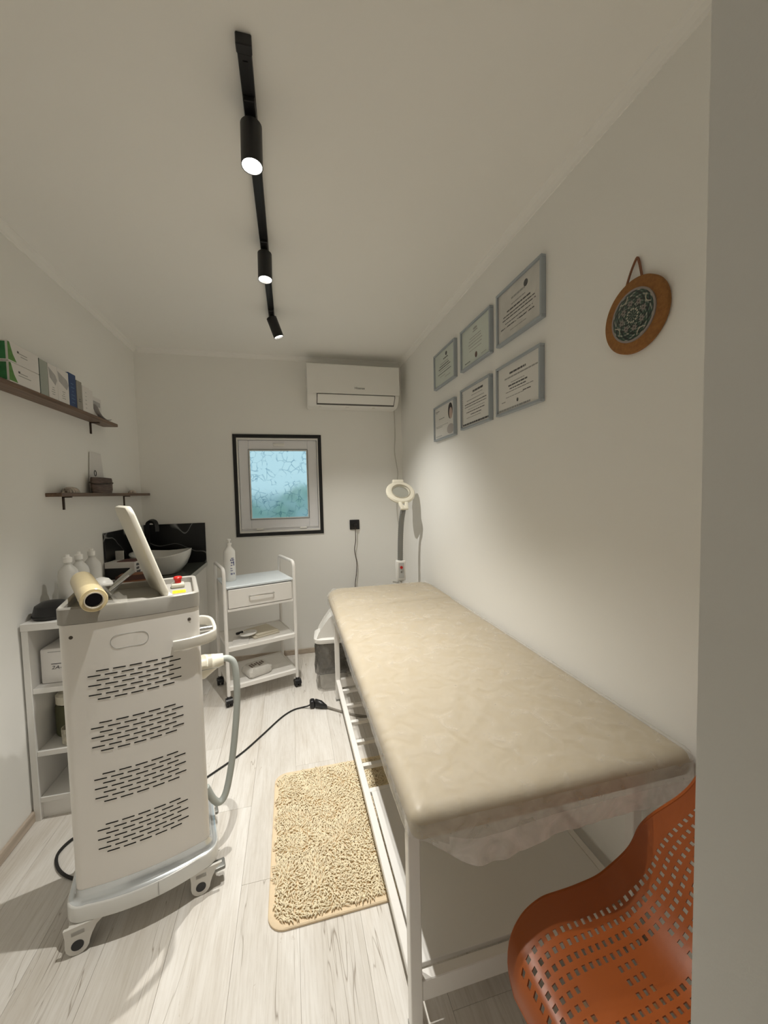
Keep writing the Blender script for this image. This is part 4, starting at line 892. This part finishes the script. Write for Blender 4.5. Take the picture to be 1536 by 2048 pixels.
obj('pack_print', bm, mat('pack_brown', (0.16, 0.12, 0.09), 0.5), t)

# ------------------------------------------------------------------ treatment bed
bd_ = thing('treatment_bed', 'beige padded treatment bed on a white steel frame', 'bed', (0, 0, 0))
BX0, BX1, BY0, BY1, BT, BTH = 0.222, 0.962, 0.722, 2.640, 0.690, 0.062
LX0, LX1, LY0, LY1 = 0.262, 0.925, 0.862, 2.462
for x in (LX0, LX1):
    for y in (LY0, LY1):
        obj('leg', bx((x-0.015, y-0.015, 0.006), (x+0.015, y+0.015, 0.620), 0.002, 1), M_wmetal, bd_)
        obj('foot_cap', bx((x-0.016, y-0.016, 0), (x+0.016, y+0.016, 0.012)), M_goose, bd_)
for x in (LX0, LX1):
    obj('lower_rail', bx((x-0.0125, LY0+0.0152, 0.115), (x+0.0125, LY1-0.0152, 0.140), 0.002, 1), M_wmetal, bd_)
    obj('upper_rail', bx((x-0.0125, LY0+0.0152, 0.595), (x+0.0125, LY1-0.0152, 0.622), 0.002, 1), M_wmetal, bd_)
for y in (LY0, LY1):
    obj('upper_cross_rail', bx((LX0+0.0152, y-0.0125, 0.595), (LX1-0.0152, y+0.0125, 0.622), 0.002, 1), M_wmetal, bd_)
    obj('lower_cross_rail', bx((LX0+0.0152, y-0.0125, 0.085), (LX1-0.0152, y+0.0125, 0.140), 0.002, 1), M_wmetal, bd_)
for y in (2.311, 2.142, 1.977, 1.807, 1.639, 1.487):
    obj('slat', bx((LX0+0.0127, y-0.011, 0.122), (LX1-0.0127, y+0.011, 0.1395), 0.0015, 1), M_wmetal, bd_)
obj('shelf_board', bx((LX0+0.018, LY0+0.023, 0.128), (LX1-0.014, 1.474, 0.141), 0.001, 1), M_white, bd_)
# mattress: rounded plan, domed edge
def plan(off, rn=0.025, rf=0.11, n=8):
    pts = []
    for qx, qy, a0, rr in ((1, 0, -pi/2, rn), (1, 1, 0, rf), (0, 1, pi/2, rf), (0, 0, pi, rn)):
        rr = max(0.006, rr+off)
        ox = (BX1+off-rr) if qx else (BX0-off+rr); oy = (BY1+off-rr) if qy else (BY0-off+rr)
        for k in range(n+1):
            a = a0+(pi/2)*k/n; pts.append((ox+rr*cos(a), oy+rr*sin(a)))
    return pts
bm = B(); zb = BT-BTH
loft(bm, [ring3(plan(-0.012), zb-0.003), ring3(plan(-0.002), zb+0.004), ring3(plan(0), zb+0.015), ring3(plan(0), BT-0.026), ring3(plan(-0.004), BT-0.014), ring3(plan(-0.013), BT-0.0055), ring3(plan(-0.026), BT-0.0012), ring3(plan(-0.042), BT)])
obj('mattress', bm, M_beige, bd_, True)
def hplan(q): return [(min(max(x, BX0+0.012+q), BX1-0.012-q), max(y, 2.19+q)) if y > 1 else (min(max(x, BX0+0.012+q), BX1-0.012-q), 2.19+q) for x, y in plan(-0.012-q, 0.03)]
bm = B(); loft(bm, [ring3(hplan(0.0), BT-0.004), ring3(hplan(0.006), BT+0.003), ring3(hplan(0.022), BT+0.0095), ring3(hplan(0.05), BT+0.014), ring3(hplan(0.09), BT+0.017), ring3(hplan(0.14), BT+0.0175)]); obj('head_pad', bm, M_beige, bd_, True)
# thin elastic plastic cover pulled over the bed
from mathutils import noise as NZ
FOLDS = [(0.69, 1.72, 0.70, 2.12, 0.0030), (0.80, 1.80, 0.79, 2.10, 0.0018), (0.30, 0.80, 0.72, 1.18, 0.0034), (0.33, 0.79, 0.58, 1.30, 0.0030), (0.37, 0.79, 0.86, 0.98, 0.0028), (0.285, 0.88, 0.42, 1.42, 0.0024), (0.52, 1.05, 0.80, 1.46, 0.0026), (0.40, 1.30, 0.56, 1.72, 0.0024), (0.60, 0.86, 0.90, 0.90, 0.0022), (0.34, 1.75, 0.44, 2.10, 0.0020), (0.55, 1.45, 0.72, 1.75, 0.0018), (0.26, 1.5, 0.33, 1.9, 0.0018), (0.74, 1.15, 0.92, 1.35, 0.0018)]
def cover():
    nx, ny = 44, 110
    bm = B(); g = {}
    def hz(x, y):
        z = BT+0.003
        if y > 2.19:
            e = min((y-2.19)/0.045, max(0, (BY1-0.012-y)/0.08), max(0, (x-BX0-0.012)/0.08), max(0, (BX1-0.012-x)/0.08), 1); e = math.sin(e*pi/2); z += 0.0165*e
        w = NZ.noise(Vector((x*7+y*3, y*4, 0)))*0.0014 + NZ.noise(Vector((x*17-y*8, y*6+x*6, 3.1)))*0.0009
        fold = 0.0
        for (ax_, ay_, bx_, by_, h_) in FOLDS:
            dx, dy = bx_-ax_, by_-ay_; t_ = ((x-ax_)*dx+(y-ay_)*dy)/(dx*dx+dy*dy)
            if -0.1 < t_ < 1.1:
                tc_ = min(1, max(0, t_)); wv = 0.012*NZ.noise(Vector((tc_*4, ax_*30, by_)))
                d_ = math.hypot(x-ax_-dx*tc_-wv*dy, y-ay_-dy*tc_+wv*dx)
                fold += 2.0*h_*math.exp(-(d_/0.010)**2)*math.sin(pi*min(1, max(0, t_*0.9+0.05)))
        return z+w+0.0024+fold
    pl_ = plan(0.004); n = len(pl_)
    # concentric rings from the edge inwards follow the rounded plan, then a filled grid
    cx, cy = (BX0+BX1)/2, (BY0+BY1)/2
    rings = []
    def wob(i, s): return NZ.noise(Vector((i*0.31, s, 0.5)))
    dense = []
    for i in range(n):
        a, b = Vector(pl_[i]), Vector(pl_[(i+1) % n]); L = (b-a).length; k = max(1, int(L/0.0125))
        for j in range(k): dense.append(a+(b-a)*(j/k))
    n = len(dense)
    def drop(p):
        x, y = p
        if y < BY0+0.03:                                    # near end: long uneven apron
            u = (x-BX0)/(BX1-BX0)
            w_ = min(1, max(0, u/0.20)); w_ = w_*w_*(3-2*w_); d = 0.022 + 0.070*w_ + 0.022*math.exp(-((u-0.22)/0.13)**2) - 0.012*u
        elif x < BX0+0.03: d = 0.046 + 0.012*sin(y*9)*0.5
        elif y > BY1-0.12: d = 0.05
        else: d = 0.05
        return d
    nrm = []
    for i in range(n):
        t = (dense[(i+1) % n]-dense[i-1]).normalized(); nrm.append(Vector((t.y, -t.x)))
    lev = [(-0.022, -0.002, 0), (-0.009, -0.006, 0), (0.0, -0.014, 0), (0.004, -0.024, 0), (0.005, 0, 0.45), (0.005, 0, 0.7), (0.004, 0, 0.85), (0.003, 0, 1.0)]
    for off, dz, fr in lev:
        ring = []
        for i, p in enumerate(dense):
            q = p+nrm[i]*off
            if fr == 0:
                z = hz(q.x, q.y)+dz
            else:
                d = drop(p)*(1+0.07*wob(i*0.35, 2.0)*(1 if fr > 0.9 else 0.4)); z = BT-0.024-d*fr
                ripple = 0.010*fr*wob(i*0.9, 5.0)
                near = p.y < BY0+0.03
                q = q+nrm[i]*(abs(ripple)*(1.0 if near else 0.3)*fr - (0.0 if near else 0.004*fr))
                if q.x > XR-0.004: q.x = XR-0.004
            ring.append(Vector((q.x, q.y, z)))
        rings.append(ring)
    vs = loft(bm, rings, False, False)
    inner = vs[0]
    for f in bm.faces:
        zc_ = f.calc_center_median().z
        f.material_index = 2 if zc_ < BT-0.062 else 1 if zc_ < BT-0.020 else 0
    # the flat top: rings shrinking towards the bed's long axis
    prev = inner; o_ = 0.022
    while o_ < 0.3695:
        o_ += 0.0125; cur = []
        for p in dense:
            m_ = min(o_, 0.3695)
            x = min(max(p.x, BX0+m_), BX1-m_); y = min(max(p.y, BY0+m_), BY1-m_)
            cur.append(bm.verts.new((x, y, hz(x, y))))
        for i in range(n):
            j = (i+1) % n
            bm.faces.new((prev[i], prev[j], cur[j], cur[i]))
        prev = cur
    bmesh.ops.remove_doubles(bm, verts=bm.verts[:], dist=0.0018)
    o = obj('bed_cover', bm, [M_film, M_skirt, M_hem], None, True)
    tag(o, 'clear disposable plastic cover stretched over the beige treatment bed', 'bed cover')
cover()

# ------------------------------------------------------------------ magnifier lamp behind the bed
ml = thing('magnifier_lamp', 'ivory magnifying lamp on a grey gooseneck behind the bed', 'lamp', (0.80, 2.80, 0))
bm = B(); loft(bm, [ring3(rrect(0.22, 0.22, 0.06, 6), 0), ring3(rrect(0.22, 0.22, 0.06, 6), 0.03), ring3(rrect(0.2, 0.2, 0.05, 6), 0.045)]); obj('base', bm, M_wplast, ml, True)
bm = B(); cyl(bm, (0, 0, 0.04), (0, 0, 0.70), 0.014, 16); obj('pole', bm, M_chrome, ml, True)
bm = B(); cyl(bm, (0, 0, 0.645), (0, 0, 0.675), 0.024, 16); cyl(bm, (-0.02, 0, 0.66), (-0.065, -0.01, 0.672), 0.006, 10); obj('clamp', bm, M_chrome, ml, True)
cb = obj('control_box', bx((-0.036, -0.024, 0.676), (0.036, 0.024, 0.832), 0.010, 3), M_wplast, ml, True)
obj('control_panel', bx((-0.022, -0.0252, 0.700), (0.022, -0.0235, 0.815), 0.003, 1), mat('panel_grey', (0.55, 0.55, 0.54), 0.4), cb)
bm = B(); cyl(bm, (0, -0.0305, 0.780), (0, -0.025, 0.780), 0.011, 16); obj('red_switch', bm, M_red, cb, True)
bm = B(); cyl(bm, (0, -0.0275, 0.745), (0, -0.025, 0.745), 0.007, 12); obj('dial', bm, M_goose, cb, True)
gp = [(0.0, 0, 0.83), (0.002, 0, 0.92), (0.006, 0, 1.02), (0.012, -0.006, 1.12), (0.017, -0.034, 1.20), (0.019, -0.052, 1.228)]
bm = B(); P = smooth_path(gp, 14)
n = 14; rr_ = []
for i, p in enumerate(P):
    r = 0.0215 if i % 2 else 0.0195
    rr_.append([p + Vector((r*cos(2*pi*k/n), r*sin(2*pi*k/n), 0)) for k in range(n)])
loft(bm, rr_); obj('gooseneck', bm, M_goose, ml, True)
HM = Matrix.Translation((0.022, 0.036, 1.346)) @ Matrix.Rotation(R(50), 4, 'X')
def hd(bm): bmesh.ops.transform(bm, matrix=HM, verts=bm.verts[:]); return bm
bm = B(); loft(bm, [[Vector((p.x, p.y, z)) for p in circ(rx, 0, 40, ry=rx*0.93)] for rx, z in ((0.066, -0.016), (0.100, -0.016), (0.112, -0.008), (0.114, 0.004), (0.105, 0.014), (0.080, 0.018), (0.068, 0.012), (0.064, 0.0), (0.066, -0.016))], False, False); obj('lamp_head', hd(bm), M_ivory, ml, True)
bm = B(); loft(bm, [[Vector((p.x, p.y, z)) for p in circ(rx, 0, 40, ry=rx*0.93)] for rx, z in ((0.020, -0.007), (0.0635, -0.001), (0.0635, 0.003), (0.020, 0.009))]); obj('lens', hd(bm), M_lens, ml, True)
bm = B(); tube(bm, [(0.071*cos(a), 0.066*sin(a), 0.017) for a in [2*pi*k/32 for k in range(32)]], 0.0035, 6, 1, False, True); obj('lens_ring', hd(bm), mat('ring_taupe', (0.46, 0.42, 0.34), 0.4), ml, True)
bm = B(); box(bm, (-0.045, 0.088, -0.014), (0.045, 0.122, 0.018), 0.008, 3); obj('lid_tab', hd(bm), M_ivory, ml, True)
bm = B()
for s in (-1, 1): box(bm, (s*0.040-0.013, -0.152, -0.012), (s*0.040+0.013, -0.090, 0.012), 0.006, 2, Matrix.Rotation(R(-s*9), 4, 'Z'))
box(bm, (-0.030, -0.165, -0.010), (0.030, -0.130, 0.010), 0.006, 2); obj('yoke', hd(bm), M_ivory, ml, True)

# ------------------------------------------------------------------ waste bin
bn = thing('waste_bin', 'white swing lid waste bin lined with a dark bag', 'waste bin', (0.262, 2.695, 0), R(84))
BS = rrect
bm = B(); loft(bm, [ring3(rrect(0.155, 0.18, 0.03), 0), ring3(rrect(0.160, 0.185, 0.03), 0.01), ring3(rrect(0.205, 0.235, 0.04), 0.325), ring3(rrect(0.195, 0.225, 0.04), 0.325), ring3(rrect(0.15, 0.175, 0.03), 0.02)]); obj('bin_body', bm, M_wplast, bn, True)
bm = B(); rnd = random.Random(21); rings = []
for w, d, z, j in ((0.214, 0.244, 0.335, 0.0), (0.224, 0.254, 0.30, 0.003), (0.220, 0.25, 0.24, 0.004), (0.224, 0.254, 0.18, 0.006), (0.232, 0.262, 0.145, 0.010), (0.224, 0.252, 0.118, 0.008)):
    rings.append([Vector((x+rnd.uniform(-j, j), y+rnd.uniform(-j, j), z+rnd.uniform(-j, j)*0.6)) for x, y in rrect(w, d, 0.05, 8)])
loft(bm, rings, False, False); obj('bin_bag', bm, M_bag, bn, True)
bm = B(); rings = []
for w, d, z, j in ((0.20, 0.225, 0.115, 0.004), (0.22, 0.245, 0.06, 0.008), (0.21, 0.235, 0.012, 0.008)):
    rings.append([Vector((x+rnd.uniform(-j, j), y+rnd.uniform(-j, j), max(0.002, z+rnd.uniform(-j, j)*0.5))) for x, y in rrect(w, d, 0.05, 8)])
loft(bm, rings, False, False); obj('hanging_bag_end', bm, film_mat('thin_bag_film', 0.35, (0.25, 0.23, 0.20), 0.25), bn, True)
bm = B(); loft(bm, [ring3(rrect(0.228, 0.258, 0.05), 0.332), ring3(rrect(0.234, 0.264, 0.05), 0.338), ring3(rrect(0.232, 0.262, 0.05), 0.360), ring3(rrect(0.20, 0.23, 0.045), 0.372), ring3(rrect(0.19, 0.22, 0.04), 0.372)]); obj('lid_rim', bm, M_wplast, bn, True)
# hood with raised side cheeks
hp = [(-0.108, 0.371), (-0.095, 0.40), (-0.060, 0.455), (-0.022, 0.505), (0.0, 0.520), (0.022, 0.505), (0.060, 0.455), (0.095, 0.40), (0.108, 0.371)]
for s in (-1, 1):
    bm = B(); loft(bm, [[Vector((xx, y, z)) for y, z in hp] for xx in sorted((s*0.085, s*0.102))]); obj('lid_cheek', bm, M_wplast, bn, True)
bm = B(); hp2 = [(y*0.86, 0.371+(z-0.371)*0.86) for y, z in hp]; loft(bm, [[Vector((xx, y, z)) for y, z in hp2] for xx in (-0.0845, 0.0845)]); obj('swing_flap', bm, M_wplast, bn, True)

# ------------------------------------------------------------------ rug
rg = thing('shag_rug', 'cream shaggy bath rug with rounded corners beside the bed', 'rug', (0.215, 1.515, 0))
RW, RL = 0.66, 0.69
bm = B(); loft(bm, [ring3(rrect(RW, RL, 0.055, 8), 0.001), ring3(rrect(RW, RL, 0.055, 8), 0.007), ring3(rrect(RW-0.006, RL-0.006, 0.053, 8), 0.0095), ring3(rrect(RW-0.03, RL-0.03, 0.045, 8), 0.0095)]); obj('rug_base', bm, M_rugb, rg, True)
def pile():
    rnd = random.Random(5); V = []; F = []
    sp = 0.0064; nx = int((RW-0.035)/sp); ny = int((RL-0.035)/sp)
    for i in range(nx+1):
        for j in range(ny+1):
            x = -nx*sp/2+i*sp+rnd.uniform(-1, 1)*sp*0.45; y = -ny*sp/2+j*sp+rnd.uniform(-1, 1)*sp*0.45
            cxx = max(0, abs(x)-(RW/2-0.017-0.045)); cyy = max(0, abs(y)-(RL/2-0.017-0.045))
            if cxx*cxx+cyy*cyy > 0.045**2: continue
            a = 2.2*pi*NZ.noise(Vector((x*9, y*9, 1.0))) + rnd.gauss(0, 0.6) - 0.6
            d = Vector((cos(a), sin(a), 0)); L = rnd.uniform(0.010, 0.018); r = rnd.uniform(0.0017, 0.0025)
            h = rnd.uniform(0.007, 0.012)
            P = [Vector((x, y, 0.008)), Vector((x, y, 0.008+h*0.7))+d*L*0.18, Vector((x, y, 0.008+h))+d*L*0.6, Vector((x, y, 0.008+h*0.72))+d*L]
            s = Vector((-d.y, d.x, 0)); b0 = len(V)
            for k, p in enumerate(P):
                rr = r*(1, 1.05, 1.0, 0.55)[k]; t = (P[min(k+1, 3)]-P[max(k-1, 0)]).normalized(); u = s.cross(t)
                for m in range(4): V.append(p + s*(rr*cos(pi/2*m)) + u*(rr*sin(pi/2*m)))
            for k in range(3):
                for m in range(4):
                    F.append((b0+4*k+m, b0+4*k+(m+1) % 4, b0+4*k+4+(m+1) % 4, b0+4*k+4+m))
            F.append((b0+12, b0+13, b0+14, b0+15))
    me = bpy.data.meshes.new('pile'); me.from_pydata([tuple(v) for v in V], [], F); me.materials.append(M_rug)
    for p in me.polygons: p.use_smooth = True
    o = bpy.data.objects.new('pile', me); o['kind'] = 'stuff'; link(o, rg)
pile()

# ------------------------------------------------------------------ cords on the floor
t = thing('power_cord', 'thin black power cord crossing the floor from the white machine', 'cord', (0, 0, 0))
bm = B(); tube(bm, [(-0.50, 1.86, 0.005), (-0.44, 1.93, 0.005), (-0.30, 2.065, 0.005), (-0.20, 2.20, 0.005), (-0.10, 2.345, 0.005), (-0.03, 2.41, 0.005), (0.03, 2.425, 0.006), (0.065, 2.41, 0.018), (0.085, 2.415, 0.026)], 0.0045, 8); obj('cable', bm, M_rubber, t, True)
bm = B(); box(bm, (0.075, 2.392, 0.004), (0.108, 2.440, 0.052), 0.012, 3); obj('plug', bm, M_blackp, t, True)
t = thing('extension_cord', 'thick grey extension cord with black coupler running under the bed', 'cord', (0, 0, 0))
bm = B(); loft(bm, [[Vector((x, 2.413-(x-0.11)*0.55+r*cos(a), 0.026+dz+r*sin(a))) for a in [2*pi*k/16 for k in range(16)]] for x, r, dz in ((0.109, 0.024, 0), (0.115, 0.026, 0.002), (0.150, 0.023, -0.001), (0.165, 0.016, -0.006), (0.180, 0.010, -0.012))]); obj('coupler', bm, M_blackp, t, True)
bm = B(); tube(bm, [(0.178, 2.376, 0.013), (0.23, 2.335, 0.008), (0.29, 2.285, 0.007), (0.36, 2.235, 0.007), (0.46, 2.205, 0.007), (0.62, 2.23, 0.007), (0.80, 2.30, 0.007), (0.945, 2.42, 0.007), (0.952, 2.60, 0.007)], 0.0068, 8); obj('cable', bm, mat('grey_cable', (0.22, 0.20, 0.17), 0.5), t, True)
t = thing('machine_lead', 'black looped lead lying on the floor left of the machine', 'cord', (0, 0, 0))
bm = B(); tube(bm, [(-0.78, 1.72, 0.012), (-0.81, 1.735, 0.012), (-0.88, 1.72, 0.007), (-0.905, 1.66, 0.007), (-0.88, 1.60, 0.007), (-0.83, 1.55, 0.007), (-0.775, 1.52, 0.007), (-0.72, 1.50, 0.007), (-0.66, 1.49, 0.007), (-0.55, 1.50, 0.007)], 0.0052, 8); obj('cable', bm, M_rubber, t, True)
bm = B(); cyl(bm, (-0.80, 1.735, 0.0135), (-0.735, 1.70, 0.0135), 0.012, 12); obj('strain_relief', bm, M_blackp, t, True)

# ------------------------------------------------------------------ orange chair
def chair():
    c = thing('shell_chair', 'orange perforated plastic shell chair beside the bed end', 'chair', (0.625, 0.470, 0), R(5))
    # profile: local -x is the front of the seat, x grows to the back
    prof = smooth_path([(-0.212, 0, 0.355), (-0.205, 0, 0.385), (-0.178, 0, 0.404), (-0.10, 0, 0.402), (0.0, 0, 0.394), (0.085, 0, 0.400), (0.152, 0, 0.446), (0.202, 0, 0.540), (0.240, 0, 0.640), (0.268, 0, 0.730), (0.286, 0, 0.805)], 12)
    # resample by arc length
    acc = [0]
    for a, b in zip(prof[:-1], prof[1:]): acc.append(acc[-1]+(b-a).length)
    Lt = acc[-1]
    def at(s):
        s = min(max(s, 0), Lt)
        for i in range(len(acc)-1):
            if acc[i+1] >= s:
                f = (s-acc[i])/max(1e-9, acc[i+1]-acc[i]); return prof[i].lerp(prof[i+1], f)
        return prof[-1]
    cu, cv = 44, 25; sub = 3
    U, Vn = cu*sub, cv*sub
    def sst(a, b, x):
        t = min(1, max(0, (x-a)/(b-a))); return t*t*(3-2*t)
    def half(u):                                    # half width along the profile
        w = 0.235 - 0.012*sst(0.42, 0.58, u) - 0.085*sst(0.58, 0.92, u)
        if u < 0.14: w *= math.sqrt(max(0.0, 1-((0.14-u)/0.14)**2*0.42))
        if u > 0.86: w *= math.sqrt(max(0.0, 1-((u-0.86)/0.14)**2*0.55))
        return w
    def pt(u, v):
        p = at(u*Lt); hw = half(u); e = abs(v)**2.2
        up = 0.056*e*sst(0.0, 0.2, u)*(1-sst(0.40, 0.90, u)); fw_ = 0.022*e*sst(0.30, 0.75, u)
        return Vector((p.x-fw_, v*hw, p.z+up))
    bm = B(); grid = {}
    for i in range(U+1):
        for j in range(Vn+1):
            # cell-local coordinates: central third is the hole
            fu = (i//sub + (0, 0.26, 0.74)[i % sub])/cu; fv = (j//sub + (0, 0.26, 0.74)[j % sub])/cv
            grid[i, j] = bm.verts.new(pt(fu, -1+2*fv))
    for i in range(U):
        for j in range(Vn):
            ci, cj = i//sub, j//sub
            hole = (i % sub == 1 and j % sub == 1) and 2 <= ci < cu-2 and 2 <= cj < cv-2
            s = (ci+0.5)/cu; vv = -1+2*(cj+0.5)/cv
            pad = (0.165 < s < 0.27 or 0.35 < s < 0.45) and (0.30 < abs(vv) < 0.54)
            if hole and not pad: continue
            bm.faces.new((grid[i, j], grid[i+1, j], grid[i+1, j+1], grid[i, j+1]))
    bmesh.ops.recalc_face_normals(bm, faces=bm.faces[:])
    th = 0.0042
    geom = bmesh.ops.solidify(bm, geom=bm.faces[:], thickness=th)
    obj('shell', bm, M_orange, c, True)
    bm = B(); E_ = [pt(u/80, -1) for u in range(81)] + [pt(1, -1+2*v/30) for v in range(1, 30)] + [pt(u/80, 1) for u in range(80, -1, -1)] + [pt(0, 1-2*v/30) for v in range(1, 30)]
    tube(bm, E_, 0.0048, 8, 1, False, True); obj('rim', bm, M_orange, c, True)
    for x, y, fx, fy_ in ((-0.08, -0.11, -0.16, -0.19), (-0.08, 0.11, -0.16, 0.19), (0.07, -0.11, 0.20, -0.19), (0.07, 0.11, 0.20, 0.19)):
        bm = B(); cyl(bm, (fx, fy_, 0.0), (x, y, 0.386), 0.010, 12, 0.015); obj('leg', bm, wood('beech', (0.45, 0.30, 0.16), (0.58, 0.41, 0.24), (30, 30, 3)), c, True)
    for x in (-0.078, 0.066):
        for y in (-0.105, 0.105): obj('mount_plate', bx((x-0.026, y-0.022, 0.376), (x+0.026, y+0.022, 0.388), 0.003, 1), M_black, c)
chair()
